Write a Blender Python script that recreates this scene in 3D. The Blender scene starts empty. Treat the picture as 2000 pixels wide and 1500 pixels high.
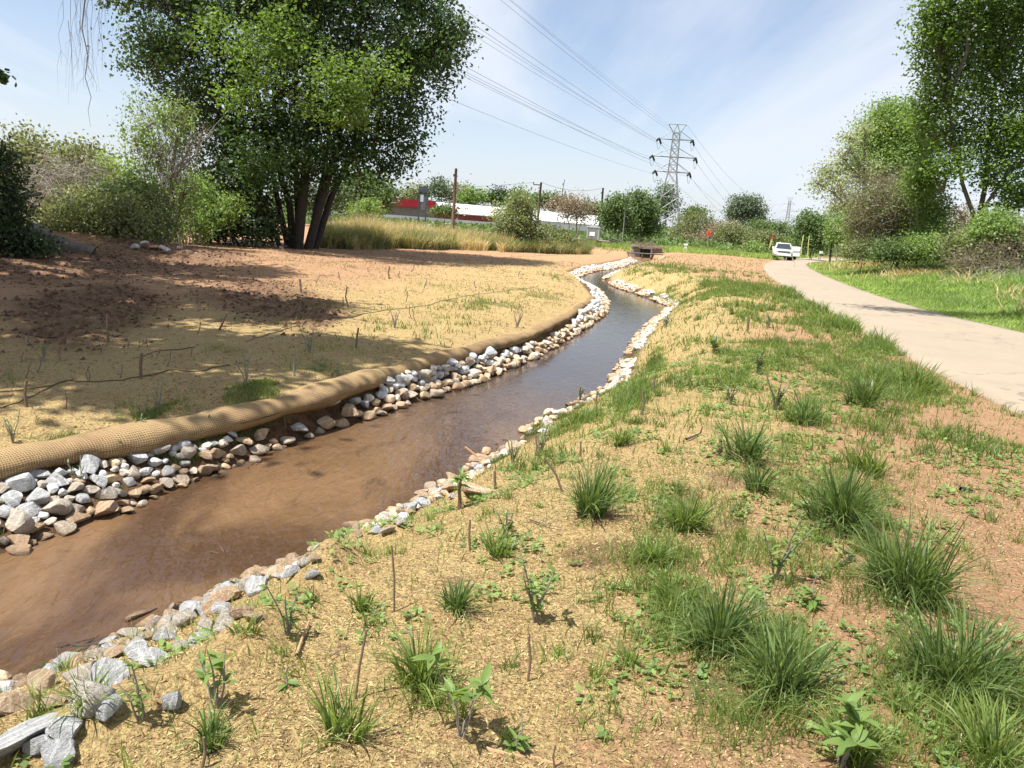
import bpy, bmesh, math
import numpy as np
from mathutils import Matrix, Vector
rng = np.random.default_rng(7)
SC = bpy.context.scene
COL = SC.collection
R = math.radians

# ------------------------------------------------------------------ camera, sky, sun, exposure
F = 1500.0; ROLL = R(4.2); PITCH = R(11.66); EYE = 1.7          # focal length in pixels of a 2000 x 1500 picture
cr, sr, cp, sp = math.cos(ROLL), math.sin(ROLL), math.cos(PITCH), math.sin(PITCH)
cam = bpy.data.cameras.new('camera'); camo = bpy.data.objects.new('camera', cam); COL.objects.link(camo)
cam.sensor_width = 36.0; cam.lens = 36.0 * F / 2000; cam.clip_start = 0.05; cam.clip_end = 4000
m = Matrix(((cr, -sr, 0), (sr*sp, cr*sp, -cp), (sr*cp, cr*cp, sp))).to_4x4()
m.translation = (0, 0, EYE); camo.matrix_world = m
SC.camera = camo
SUN_EL = R(64); SH = (0.86, 0.51)                                # shadows fall to the right and away
w = bpy.data.worlds.new('World'); SC.world = w; w.use_nodes = True
nt = w.node_tree; nt.nodes.clear()
def N(t, **k):
    n = nt.nodes.new(t)
    for a, b in k.items(): setattr(n, a, b)
    return n
def Lk(a, b): nt.links.new(a, b)
def mth(op, a, b=None, c=None):
    n = N('ShaderNodeMath', operation=op)
    for i, v in enumerate((a, b, c)):
        if v is None: continue
        if isinstance(v, (int, float)): n.inputs[i].default_value = v
        else: Lk(v, n.inputs[i])
    return n.outputs[0]
sky = N('ShaderNodeTexSky'); sky.sky_type = 'NISHITA'; sky.sun_disc = False
sky.sun_elevation = SUN_EL; sky.sun_rotation = math.atan2(-SH[0], -SH[1])
sky.air_density = 1.0; sky.dust_density = 1.2; sky.ozone_density = 1.5
tc = N('ShaderNodeTexCoord'); sep = N('ShaderNodeSeparateXYZ'); Lk(tc.outputs['Generated'], sep.inputs[0])
zz = mth('ADD', mth('MAXIMUM', sep.outputs[2], 0.0), 0.16)
cx = mth('DIVIDE', sep.outputs[0], zz); cy = mth('DIVIDE', sep.outputs[1], zz)
cmb = N('ShaderNodeCombineXYZ'); Lk(cx, cmb.inputs[0]); Lk(cy, cmb.inputs[1])
mp = N('ShaderNodeMapping'); mp.inputs['Rotation'].default_value = (0, 0, R(38)); mp.inputs['Scale'].default_value = (1.1, 0.28, 1)
Lk(cmb.outputs[0], mp.inputs[0])
n1 = N('ShaderNodeTexNoise'); n1.inputs['Scale'].default_value = 0.75; n1.inputs['Detail'].default_value = 9; n1.inputs['Roughness'].default_value = 0.55; n1.inputs['Distortion'].default_value = 0.5
mp.inputs['Location'].default_value = (2.2, 0.6, 0)
Lk(mp.outputs[0], n1.inputs['Vector'])
mr = N('ShaderNodeMapRange'); mr.interpolation_type = 'SMOOTHSTEP'
mr.inputs[1].default_value = 0.34; mr.inputs[2].default_value = 0.60; mr.inputs[3].default_value = 0.12; mr.inputs[4].default_value = 0.88
Lk(n1.outputs[0], mr.inputs[0])
hz = N('ShaderNodeMapRange'); hz.inputs[1].default_value = 0.0; hz.inputs[2].default_value = 0.28; hz.inputs[3].default_value = 0.72; hz.inputs[4].default_value = 0.0
Lk(sep.outputs[2], hz.inputs[0])
cov = mth('MAXIMUM', mr.outputs[0], hz.outputs[0])
mixc = N('ShaderNodeMix', data_type='RGBA'); Lk(cov, mixc.inputs[0])
tint = N('ShaderNodeMix', data_type='RGBA', blend_type='MULTIPLY'); tint.inputs[0].default_value = 1.0
Lk(sky.outputs[0], tint.inputs[6]); tint.inputs[7].default_value = (1.55, 1.55, 1.6, 1)
Lk(tint.outputs[2], mixc.inputs[6]); mixc.inputs[7].default_value = (8.2, 8.7, 9.6, 1)
bgd = N('ShaderNodeBackground'); bgd.inputs['Strength'].default_value = 0.056
Lk(mixc.outputs[2], bgd.inputs[0]); out = N('ShaderNodeOutputWorld'); Lk(bgd.outputs[0], out.inputs[0])
sl = bpy.data.lights.new('sun', 'SUN'); sl.energy = 5.0; sl.angle = R(0.55); sl.color = (1.0, 0.97, 0.92)
so = bpy.data.objects.new('sun', sl); COL.objects.link(so)
so.rotation_euler = Vector((-SH[0]*math.cos(SUN_EL), -SH[1]*math.cos(SUN_EL), math.sin(SUN_EL))).to_track_quat('Z', 'Y').to_euler()
so.location = (-30, -20, 60)
vs = SC.view_settings; vs.view_transform = 'Standard'; vs.look = 'None'; vs.gamma = 1; vs.use_curve_mapping = False
vs.exposure = 0.95
SC.cycles.max_bounces = 8; SC.cycles.transparent_max_bounces = 8; SC.cycles.use_denoising = True
SC.cycles.sample_clamp_indirect = 8

# ------------------------------------------------------------------ pixel -> place helpers (used once, to find real coordinates)
def ray(px, py):
    x = px-1000.; y = 750.-py
    a = (x*cr - y*sr)/F; b = (x*sr + y*cr)/F
    return np.array([a, cp + b*sp, -sp + b*cp])
def onz(px, py, z):
    d = ray(px, py); t = (z-EYE)/d[2]; return np.array([d[0]*t, d[1]*t])
def at(px, py, Y):
    d = ray(px, py); t = Y/d[1]; return np.array([d[0]*t, Y, EYE + d[2]*t])

# ------------------------------------------------------------------ noise
def _hash(ix, iy, s):
    n = (ix*374761393 + iy*668265263 + s*1442695041) & 0xffffffff
    n = ((n ^ (n >> 13))*1274126177) & 0xffffffff
    return ((n ^ (n >> 16)) & 0xffff)/65535.0
def vnoise(x, y, s=0):
    x = np.asarray(x, float); y = np.asarray(y, float)
    ix = np.floor(x).astype(np.int64); iy = np.floor(y).astype(np.int64)
    fx = x-ix; fy = y-iy; fx = fx*fx*(3-2*fx); fy = fy*fy*(3-2*fy)
    a = _hash(ix, iy, s); b = _hash(ix+1, iy, s); c = _hash(ix, iy+1, s); d = _hash(ix+1, iy+1, s)
    return (a*(1-fx)+b*fx)*(1-fy) + (c*(1-fx)+d*fx)*fy
def fbm(x, y, sc, o=4, s=0, g=0.5):
    t = 0; a = 1; n = 0
    for i in range(o):
        t = t + a*vnoise(x/sc*(2**i)+17.3*i, y/sc*(2**i)-9.1*i, s+i); n += a; a *= g
    return t/n
def sstep(a, b, x): t = np.clip((x-a)/(b-a), 0, 1); return t*t*(3-2*t)

# ------------------------------------------------------------------ stream, roll and road lines
WZ = -1.1
Lp = [(-400,1240),(-150,1150),(0,1085),(200,1015),(350,950),(500,890),(650,835),(800,790),(950,740),(1050,695),(1120,655),(1180,615),(1185,590),(1170,570),(1140,556),(1120,545),(1150,533),(1210,520),(1240,510)]
Rp = [(-400,1500),(-150,1400),(0,1345),(240,1260),(420,1160),(620,1085),(800,985),(960,885),(1090,805),(1190,755),(1215,700),(1260,640),(1310,600),(1260,580),(1205,562),(1180,552),(1180,542),(1210,532),(1250,522),(1280,512)]
Cp = [(-500,1040),(-250,975),(0,915),(150,882),(300,850),(450,818),(560,797),(650,767),(760,729),(850,706),(950,681),(1040,652),(1100,624),(1140,597),(1157,583)]
LW = np.array([(-8,-8),(-5.6,1)] + [tuple(onz(a, b, WZ)) for a, b in Lp])
RW = np.array([(-6.6,-8),(-4.3,1)] + [tuple(onz(a, b, WZ)) for a, b in Rp])
RC = np.array([tuple(onz(a, b, -0.72)) for a, b in Cp])            # centre line of the coir roll
RCx = np.array([(-10.5,-8),(-8.0,1)] + [tuple(p) for p in RC] + [(2.9,41),(2.6,45),(4.0,53),(7.9,67),(11.5,83)])
RL = np.array([(5.8,-8),(5.8,4),(5.8,7.7),(5.85,8.5),(6.2,10.6),(7.3,15.9),(8.8,22.6),(13.2,41.5),(20.6,66.9),(33,97.7),(52,135),(90,190)])
RR = np.array([(11.2,-8),(12.0,4),(12.4,12),(12.6,17.5),(12.5,22.2),(14.2,31.4),(21.2,56.3),(29,80),(40,104),(60,140),(97,187)])
def pdist(x, y, pl):
    best = np.full(np.shape(x), 1e9)
    for (ax, ay), (bx, by) in zip(pl[:-1], pl[1:]):
        dx, dy = bx-ax, by-ay; t = np.clip(((x-ax)*dx + (y-ay)*dy)/(dx*dx+dy*dy), 0, 1)
        best = np.minimum(best, (x-ax-t*dx)**2 + (y-ay-t*dy)**2)
    return np.sqrt(best)
def xat(pl, y): return np.interp(y, pl[:, 1], pl[:, 0])
def fields(x, y):
    x = np.asarray(x, float); y = np.asarray(y, float)
    dl = pdist(x, y, LW); dr = pdist(x, y, RW)
    isL = x < xat(LW, y); isR = x > xat(RW, y)
    return dl, dr, isL, isR
FOLDS = []
def hgt(x, y, micro=True):
    x = np.atleast_1d(np.asarray(x, float)); y = np.atleast_1d(np.asarray(y, float))
    dl, dr, isL, isR = fields(x, y); dc = pdist(x, y, RCx); lc = x < xat(RCx, y)
    bed = WZ - 0.02 - 0.16*sstep(0, 0.5, np.minimum(dl, dr))
    t = dl/(dl+dc+1e-6)
    band = WZ - 0.02 + 0.36*t**0.8
    left = -0.66 + 0.10*sstep(0, 1.2, dc) + 0.42*sstep(1, 45, dc) + 0.55*sstep(45, 130, dc)
    # low dirt mound along the brush line on the left
    left = left + 0.55*np.exp(-((x+18)/7.0)**2 - ((y-30.5)/2.2)**2)
    lh = np.where(lc, left, band)
    rgt = np.interp(dr, [0, .22, .5, 1.1, 1.9, 2.7, 4.5, 50], [WZ-.02, -1.02, -.86, -.47, -.13, -.03, 0.0, 0.0])
    h = np.where(isL, lh, np.where(isR, rgt, bed))
    for pl, hh, ww in FOLDS: h = np.maximum(h, np.where(pdist(x, y, pl) < ww*2.2, 1, 0)*(h+hh*np.exp(-(pdist(x, y, pl)/ww)**2)+0) + np.where(pdist(x, y, pl) < ww*2.2, 0, -9))
    # stream ends at the culvert
    e = sstep(84, 88, y); h = h*(1-e) + (0.0 + 0.25*sstep(95, 200, y))*e
    xl, xr_ = xat(RL, y), xat(RR, y); onroad = (x > xl) & (x < xr_)
    drr = pdist(x, y, RR); dll = pdist(x, y, RL)
    ver = (0.55*sstep(0.3, 7, drr) + 0.9*sstep(9, 30, drr))*(1-sstep(60, 95, y)*0.8)
    h = np.where(x >= xr_, ver, h)
    near = np.minimum(drr, dll); wr = np.where(onroad, 1.0, 1-sstep(0.0, 1.2, near))
    amp = np.where(isR | isL, 1.0, 0.12)*(1-wr)
    if micro:
        n = (fbm(x, y, 1.6, 3, 3)-.5)*0.10 + (fbm(x, y, .33, 3, 11)-.5)*0.045
        dm = dirtmask(x, y)
        n = n + dm*((np.abs(fbm(x, y, .5, 4, 31)-.5)*-0.75+.09) + (fbm(x, y, .16, 2, 41)-.5)*.06)
        h = h + n*amp
    h = h*(1-wr) + np.where(onroad, -0.05, -0.012)*wr
    return h
def blobw(px, py, rx, ry, z=0.0):
    c = onz(px, py, z); d = math.hypot(*c); H = EYE-z
    return (c[0], c[1], rx/F*d, ry/F*d*math.hypot(d, H)/H, math.atan2(c[0], c[1]))
def inblob(x, y, b):
    a = b[4]; dx = x-b[0]; dy = y-b[1]
    u = dx*math.cos(a)-dy*math.sin(a); v = dx*math.sin(a)+dy*math.cos(a)
    return np.exp(-((u/b[2])**2 + (v/b[3])**2))
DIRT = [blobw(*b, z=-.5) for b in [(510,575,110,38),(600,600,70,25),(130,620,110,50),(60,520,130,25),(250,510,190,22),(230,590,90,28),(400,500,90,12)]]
DARK = [blobw(*b, z=0) for b in [(1150,1065,90,30),(1275,1085,80,25),(1340,960,50,25),(900,1090,60,18),(1180,1000,50,20),(840,1480,60,12),(1420,930,40,20),(1440,1010,40,20)]]
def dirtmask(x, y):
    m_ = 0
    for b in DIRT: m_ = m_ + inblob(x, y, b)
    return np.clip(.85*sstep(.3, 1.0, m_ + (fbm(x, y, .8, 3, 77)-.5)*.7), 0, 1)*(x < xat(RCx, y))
def ground(px, py):
    d = ray(px, py); ts = np.geomspace(1.2, 500, 700); X = d[0]*ts; Y = d[1]*ts; Z = EYE+d[2]*ts
    g = Z-hgt(X, Y); i = int(np.argmax(g < 0)) or len(ts)-1
    t = ts[i-1] + (ts[i]-ts[i-1])*g[i-1]/(g[i-1]-g[i]+1e-9)
    return np.array([d[0]*t, d[1]*t, float(hgt(d[0]*t, d[1]*t)[0])])

for f_, hh, ww in [([(180,1432),(300,1368),(400,1320),(470,1290)], .10, .17), ([(490,1240),(545,1205),(600,1165),(640,1125)], .12, .18), ([(630,1105),(665,1080),(705,1062),(760,1052)], .11, .17), ([(905,975),(935,955),(960,940)], .1, .12), ([(1060,838),(1075,826)], .14, .14)]:
    FOLDS.append((np.array([ground(*p)[:2] for p in f_]), hh, ww))
# ------------------------------------------------------------------ materials
def mat(name):
    m_ = bpy.data.materials.new(name); m_.use_nodes = True; t = m_.node_tree; b = t.nodes['Principled BSDF']
    return m_, t, b
def nd(t, ty, **k):
    n = t.nodes.new(ty)
    for a, b in k.items():
        if a in n.inputs.keys() if isinstance(a, str) else False: n.inputs[a].default_value = b
        else: setattr(n, a, b)
    return n
def noise(t, sc, det=4, rough=.5, vec=None, dist=0):
    n = t.nodes.new('ShaderNodeTexNoise'); n.inputs['Scale'].default_value = sc; n.inputs['Detail'].default_value = det
    n.inputs['Roughness'].default_value = rough; n.inputs['Distortion'].default_value = dist
    if vec is not None: t.links.new(vec, n.inputs['Vector'])
    return n.outputs[0]
def ramp(t, fac, a, b, lo=0., hi=1.):
    n = t.nodes.new('ShaderNodeMapRange'); n.interpolation_type = 'SMOOTHSTEP'
    n.inputs[1].default_value = a; n.inputs[2].default_value = b; n.inputs[3].default_value = lo; n.inputs[4].default_value = hi
    t.links.new(fac, n.inputs[0]); return n.outputs[0]
def mix(t, fac, a, b, bt='MIX'):
    n = t.nodes.new('ShaderNodeMix'); n.data_type = 'RGBA'; n.blend_type = bt
    for v, i in ((fac, 0), (a, 6), (b, 7)):
        if isinstance(v, (int, float)): n.inputs[i].default_value = v
        elif isinstance(v, tuple): n.inputs[i].default_value = (*v, 1)
        else: t.links.new(v, n.inputs[i])
    return n.outputs[2]
def math_(t, op, a, b):
    n = t.nodes.new('ShaderNodeMath'); n.operation = op
    for i, v in enumerate((a, b)):
        if isinstance(v, (int, float)): n.inputs[i].default_value = v
        else: t.links.new(v, n.inputs[i])
    return n.outputs[0]
def geo(t): return t.nodes.new('ShaderNodeNewGeometry').outputs['Position']
def bump(t, b, h, dist, strength=1.0):
    n = t.nodes.new('ShaderNodeBump'); n.inputs['Distance'].default_value = dist; n.inputs['Strength'].default_value = strength
    t.links.new(h, n.inputs['Height']); t.links.new(n.outputs[0], b.inputs['Normal'])
def plain(name, col, rough=.7, metal=0, var=.15, sc=6, bmp=0):
    m_, t, b = mat(name); b.inputs['Roughness'].default_value = rough; b.inputs['Metallic'].default_value = metal
    tcn = t.nodes.new('ShaderNodeTexCoord').outputs['Object']
    n = noise(t, sc, 5, .6, tcn)
    dk = tuple(c*(1-var*1.6) for c in col); lt = tuple(min(1, c*(1+var)) for c in col)
    t.links.new(mix(t, n, dk, lt), b.inputs['Base Color'])
    if bmp: bump(t, b, n, bmp)
    return m_
def leafmat(name, c1, c2, trans=.35, rough=.5, c3=None):
    m_, t, b = mat(name); at_ = t.nodes.new('ShaderNodeAttribute'); at_.attribute_name = 'tone'
    col = mix(t, at_.outputs['Fac'], c1, c2)
    b.inputs['Roughness'].default_value = rough; b.inputs['Specular IOR Level'].default_value = .35
    t.links.new(col, b.inputs['Base Color'])
    tr = t.nodes.new('ShaderNodeBsdfTranslucent'); t.links.new(mix(t, 1.0, col, (1.6, 1.6, .7), 'MULTIPLY'), tr.inputs[0])
    ms = t.nodes.new('ShaderNodeMixShader'); ms.inputs[0].default_value = trans
    t.links.new(b.outputs[0], ms.inputs[1]); t.links.new(tr.outputs[0], ms.inputs[2])
    t.links.new(ms.outputs[0], t.nodes['Material Output'].inputs[0]); return m_
M = {}
# ground
m_, t, b = mat('ground'); M['ground'] = m_
pos = geo(t); g = t.nodes.new('ShaderNodeAttribute'); g.attribute_name = 'gm'; s3 = t.nodes.new('ShaderNodeSeparateColor'); t.links.new(g.outputs['Color'], s3.inputs[0])
fine = noise(t, 55, 6, .7, pos); med = noise(t, 7, 5, .6, pos); big = noise(t, .9, 4, .55, pos)
yel = mix(t, ramp(t, fine, .35, .62), (.26, .175, .075), (.60, .45, .20))
yel = mix(t, ramp(t, noise(t, 120, 3, .6, pos), .30, .42), (.10, .065, .02), yel)
cla = mix(t, ramp(t, fine, .3, .7), (.31, .18, .095), (.54, .345, .185))
cla = mix(t, ramp(t, med, .35, .7), mix(t, .5, cla, (.38, .21, .125)), cla)
kk = math_(t, 'ADD', s3.outputs[0], math_(t, 'MULTIPLY', math_(t, 'SUBTRACT', med, .5), 1.1))
c = mix(t, ramp(t, kk, .38, .62), yel, cla)
grn = mix(t, ramp(t, fine, .3, .7), (.045, .06, .018), (.16, .19, .05))
kg = math_(t, 'ADD', s3.outputs[1], math_(t, 'MULTIPLY', math_(t, 'SUBTRACT', noise(t, 4.5, 6, .7, pos), .5), .9))
c = mix(t, ramp(t, kg, .45, .72), c, grn)
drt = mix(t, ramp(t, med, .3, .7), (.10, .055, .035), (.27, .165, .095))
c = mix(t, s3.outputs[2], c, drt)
al = g.outputs['Alpha']
wet = mix(t, ramp(t, med, .3, .7), (.06, .035, .018), (.17, .10, .05))
c = mix(t, al, wet, c)
c = mix(t, ramp(t, noise(t, 11, 8, .75, pos), .30, .55, .42, 0), c, mix(t, 1.0, c, (.42, .36, .32), 'MULTIPLY'))
c = mix(t, ramp(t, noise(t, 1.7, 6, .7, pos), .35, .65, .35, 0), c, mix(t, 1.0, c, (.75, .62, .52), 'MULTIPLY'))
t.links.new(c, b.inputs['Base Color']); b.inputs['Roughness'].default_value = .9; b.inputs['Specular IOR Level'].default_value = .25
bump(t, b, math_(t, 'ADD', math_(t, 'ADD', fine, math_(t, 'MULTIPLY', med, 1.5)), math_(t, 'MULTIPLY', noise(t, 22, 4, .65, pos), 1.6)), .03, 1.0)
# asphalt/concrete path
m_, t, b = mat('path'); M['path'] = m_; pos = geo(t)
c = mix(t, ramp(t, noise(t, 240, 2, .6, pos), .35, .65), (.185, .145, .105), (.375, .305, .22))
c = mix(t, ramp(t, noise(t, 1.1, 6, .65, pos), .35, .7), c, mix(t, .5, c, (.32, .26, .19)))
c = mix(t, ramp(t, noise(t, .25, 3, .5, pos), .45, .6, 0, .35), c, (.33, .26, .18))
vo = t.nodes.new('ShaderNodeTexVoronoi'); vo.feature = 'DISTANCE_TO_EDGE'; vo.inputs['Scale'].default_value = .33
wp = t.nodes.new('ShaderNodeVectorMath'); wp.operation = 'MULTIPLY_ADD'; nw = t.nodes.new('ShaderNodeTexNoise'); nw.inputs['Scale'].default_value = 2.0; nw.inputs['Detail'].default_value = 5
t.links.new(pos, nw.inputs['Vector']); t.links.new(nw.outputs['Color'], wp.inputs[0]); wp.inputs[1].default_value = (.9, .9, .9); t.links.new(pos, wp.inputs[2]); t.links.new(wp.outputs[0], vo.inputs['Vector'])
ck = ramp(t, vo.outputs['Distance'], 0.0, .012, .55, 0)
c = mix(t, math_(t, 'MULTIPLY', ck, ramp(t, noise(t, .5, 2, .5, pos), .42, .5)), c, (.10, .075, .06))
t.links.new(c, b.inputs['Base Color']); b.inputs['Roughness'].default_value = .85
bump(t, b, noise(t, 200, 2, .6, pos), .004)
# water
m_, t, b = mat('water'); M['water'] = m_; pos = geo(t)
mpn = t.nodes.new('ShaderNodeMapping'); mpn.inputs['Rotation'].default_value = (0, 0, R(-28)); mpn.inputs['Scale'].default_value = (1.0, .35, 1); t.links.new(pos, mpn.inputs[0])
big = noise(t, .55, 5, .6, mpn.outputs[0], .6)
c = mix(t, ramp(t, big, .36, .62), (.080, .043, .022), (.205, .118, .058))
c = mix(t, ramp(t, noise(t, 3.5, 5, .65, mpn.outputs[0], .8), .56, .74, 0, .6), c, (.055, .03, .018))
t.links.new(c, b.inputs['Base Color']); sy = t.nodes.new('ShaderNodeSeparateXYZ'); t.links.new(pos, sy.inputs[0])
c = mix(t, ramp(t, math_(t, 'ADD', sy.outputs[1], math_(t, 'MULTIPLY', big, 6)), 11, 18), c, (.075, .055, .045))
t.links.new(c, b.inputs['Base Color']); b.inputs['Roughness'].default_value = .05; b.inputs['IOR'].default_value = 1.45
rip = math_(t, 'ADD', noise(t, 16, 3, .55, mpn.outputs[0], .6), math_(t, 'MULTIPLY', noise(t, 4.2, 3, .5, mpn.outputs[0], 1.2), 1.6))
calm = t.nodes.new('ShaderNodeSeparateXYZ'); t.links.new(pos, calm.inputs[0])
amp = ramp(t, calm.outputs[1], 11.5, 15, .020, .004)
bn = t.nodes.new('ShaderNodeBump'); bn.inputs['Distance'].default_value = 1; t.links.new(math_(t, 'MULTIPLY', rip, amp), bn.inputs['Height']); t.links.new(bn.outputs[0], b.inputs['Normal'])
tr = t.nodes.new('ShaderNodeBsdfTransparent'); tr.inputs[0].default_value = (.62, .42, .25, 1); ms = t.nodes.new('ShaderNodeMixShader'); ms.inputs[0].default_value = .20
t.links.new(b.outputs[0], ms.inputs[1]); t.links.new(tr.outputs[0], ms.inputs[2]); t.links.new(ms.outputs[0], t.nodes['Material Output'].inputs[0])
# stones
def rockmat(name, c1, c2, c3):
    m_, t, b = mat(name); oc = t.nodes.new('ShaderNodeTexCoord').outputs['Object']; oi = t.nodes.new('ShaderNodeObjectInfo')
    v = t.nodes.new('ShaderNodeVectorMath'); v.operation = 'ADD'; t.links.new(oc, v.inputs[0]); cm = t.nodes.new('ShaderNodeCombineXYZ')
    t.links.new(math_(t, 'MULTIPLY', oi.outputs['Random'], 50), cm.inputs[0]); t.links.new(cm.outputs[0], v.inputs[1]); v = v.outputs[0]
    c = mix(t, ramp(t, noise(t, 2.2, 6, .65, v), .35, .65), c1, c2)
    c = mix(t, ramp(t, noise(t, 22, 3, .7, v), .52, .66, 0, .7), c, c3)
    wv = t.nodes.new('ShaderNodeTexWave'); wv.inputs['Scale'].default_value = 1.1; wv.inputs['Distortion'].default_value = 9; wv.inputs['Detail'].default_value = 4; t.links.new(v, wv.inputs['Vector'])
    c = mix(t, ramp(t, wv.outputs[0], .78, .95, 0, .5), c, tuple(min(1, k*1.5) for k in c2))
    c = mix(t, ramp(t, oi.outputs['Random'], 0, 1, 0, .38), c, c3)
    sz = t.nodes.new('ShaderNodeSeparateXYZ'); t.links.new(geo(t), sz.inputs[0])
    c = mix(t, ramp(t, math_(t, 'ADD', sz.outputs[2], math_(t, 'MULTIPLY', noise(t, 3, 4, .6, geo(t)), .3)), WZ+.15, WZ+.36, .55, 0), c, (.34, .22, .12))
    c = mix(t, ramp(t, sz.outputs[2], WZ+.0, WZ+.045, 1, 0), c, (.10, .055, .03))
    t.links.new(c, b.inputs['Base Color']); b.inputs['Roughness'].default_value = .8
    bump(t, b, noise(t, 9, 6, .7, v), .05); return m_
M['grey'] = rockmat('grey_granite', (.44, .44, .43), (.62, .615, .60), (.33, .33, .33))
M['cream'] = rockmat('cream_stone', (.43, .38, .31), (.57, .52, .45), (.38, .28, .18))
M['tan'] = rockmat('tan_stone', (.46, .32, .19), (.60, .45, .30), (.32, .18, .10))
# coir roll
m_, t, b = mat('coir'); M['coir'] = m_
uv = t.nodes.new('ShaderNodeUVMap'); su = t.nodes.new('ShaderNodeSeparateXYZ')
wv = t.nodes.new('ShaderNodeVectorMath'); wv.operation = 'MULTIPLY_ADD'; nw = t.nodes.new('ShaderNodeTexNoise'); nw.inputs['Scale'].default_value = 7; t.links.new(uv.outputs[0], nw.inputs['Vector'])
t.links.new(nw.outputs['Color'], wv.inputs[0]); wv.inputs[1].default_value = (.035, .035, 0); t.links.new(uv.outputs[0], wv.inputs[2]); t.links.new(wv.outputs[0], su.inputs[0])
def bandw(s, k):
    a = math_(t, 'ABSOLUTE', math_(t, 'SINE', math_(t, 'MULTIPLY', s, k), 0), 0); return a
bx_, by_ = bandw(su.outputs[0], math.pi/.026), bandw(su.outputs[1], math.pi/.023)
hole = math_(t, 'MULTIPLY', ramp(t, bx_, .35, .8), ramp(t, by_, .35, .8))
nb = noise(t, 2.2, 4, .6, geo(t)); nf = noise(t, 130, 3, .7, geo(t))
c = mix(t, nf, (.35, .23, .11), (.63, .46, .24)); c = mix(t, ramp(t, nb, .35, .7), c, mix(t, .6, c, (.32, .20, .11)))
c = mix(t, ramp(t, noise(t, .9, 5, .7, geo(t)), .52, .62, 0, .6), c, (.22, .15, .09))
c = mix(t, math_(t, 'MULTIPLY', hole, .7), c, (.15, .095, .05))
t.links.new(c, b.inputs['Base Color']); b.inputs['Roughness'].default_value = .95; b.inputs['Specular IOR Level'].default_value = .1
bump(t, b, math_(t, 'SUBTRACT', nf, math_(t, 'MULTIPLY', hole, 2.5)), .006)
m_, t, b = mat('smooth_matting'); M['matting'] = m_; pos = geo(t)
c = mix(t, ramp(t, noise(t, 150, 4, .7, pos), .35, .65), (.36, .25, .11), (.62, .47, .24)); c = mix(t, ramp(t, noise(t, 5, 4, .6, pos), .4, .65), c, (.60, .46, .27))
t.links.new(c, b.inputs['Base Color']); b.inputs['Roughness'].default_value = .95; bump(t, b, noise(t, 150, 4, .7, pos), .006)
# plants
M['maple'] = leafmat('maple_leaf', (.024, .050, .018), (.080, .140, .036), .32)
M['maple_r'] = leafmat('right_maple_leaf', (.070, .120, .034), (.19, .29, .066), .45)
M['fresh'] = leafmat('fresh_leaf', (0.113, 0.180, 0.055), (0.261, 0.362, 0.112), .40)
M['olive'] = leafmat('olive_leaf', (0.102, 0.124, 0.054), (0.253, 0.276, 0.125), .33)
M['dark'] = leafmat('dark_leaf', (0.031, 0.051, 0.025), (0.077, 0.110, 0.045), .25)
M['mid'] = leafmat('mid_leaf', (0.064, 0.109, 0.038), (0.153, 0.220, 0.075), .33)
M['blue'] = leafmat('blue_green_leaf', (0.070, 0.109, 0.065), (0.164, 0.208, 0.125), .28)
M['pale'] = leafmat('pale_leaf', (0.176, 0.209, 0.109), (0.401, 0.446, 0.245), .38)
M['brown'] = leafmat('brown_bud', (0.167, 0.121, 0.083), (0.322, 0.255, 0.177), .2)
M['blade'] = leafmat('grass_blade', (.068, .108, .028), (.215, .285, .070), .40, .45)
M['blade_dark'] = leafmat('fescue_blade', (.055, .092, .032), (.175, .245, .072), .36, .42)
M['verge'] = leafmat('verge_blade', (0.126, 0.199, 0.054), (0.329, 0.440, 0.117), .42, .5)
M['straw'] = leafmat('straw', (0.350, 0.263, 0.125), (0.650, 0.537, 0.312), .3, .7)
M['mulch'] = leafmat('mulch_fibre', (.16, .10, .045), (.55, .42, .20), .1, .95)
M['sapl'] = leafmat('sapling_leaf', (.075, .125, .034), (.185, .27, .070), .38, .48)
M['bark'] = plain('bark', (.155, .125, .10), .95, 0, .45, 5, .06)
M['dbark'] = plain('dark_bark', (.055, .045, .038), .95, 0, .4, 6, .05)
M['gbark'] = plain('grey_twig', (.26, .23, .19), .9, 0, .3, 5)
M['twig'] = plain('brown_twig', (.19, .14, .10), .9, 0, .35, 6)
M['stake'] = plain('stake_wood', (.17, .115, .075), .9, 0, .4, 20)
M['lstake'] = plain('peeled_stake_wood', (.40, .24, .13), .85, 0, .3, 15)
M['rope'] = plain('matting_seam', (.13, .09, .05), .95, 0, .4, 14)
M['steel'] = plain('galvanised_steel', (.24, .25, .235), .5, .4, .15, 2)
M['insul'] = plain('dark_insulator', (.03, .035, .035), .35, 0, .2, 2)
M['wire'] = plain('cable', (.10, .11, .12), .5, .3, .1, 1)
M['pole'] = plain('pole_wood', (.16, .105, .075), .9, 0, .25, 3)
M['white'] = plain('white_panel', (.80, .79, .77), .8, 0, .02, .1)
M['red'] = plain('red_panel', (.62, .035, .055), .8, 0, .03, .1)
M['brick'] = plain('red_brick_wall', (.30, .075, .05), .85, 0, .2, 1)
M['char'] = plain('charcoal_panel', (.045, .055, .065), .5, 0, .2, 1)
M['cab'] = plain('grey_enamel', (.44, .48, .52), .4, .1, .08, 1.5)
M['dgrey'] = plain('dark_grey', (.10, .10, .10), .8, 0, .2, 2)
M['conc'] = plain('weathered_concrete', (.30, .24, .20), .95, 0, .35, 3, .05)
M['black'] = plain('black_void', (.012, .012, .012), .9, 0, .2, 2)
M['rubber'] = plain('rubber', (.02, .02, .02), .8, 0, .2, 3)
M['orange'] = plain('orange_sign_face', (.80, .09, .04), .5, 0, .05, 2)
M['yellow'] = plain('yellow_marking', (.62, .56, .20), .6, 0, .1, 2)
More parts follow.
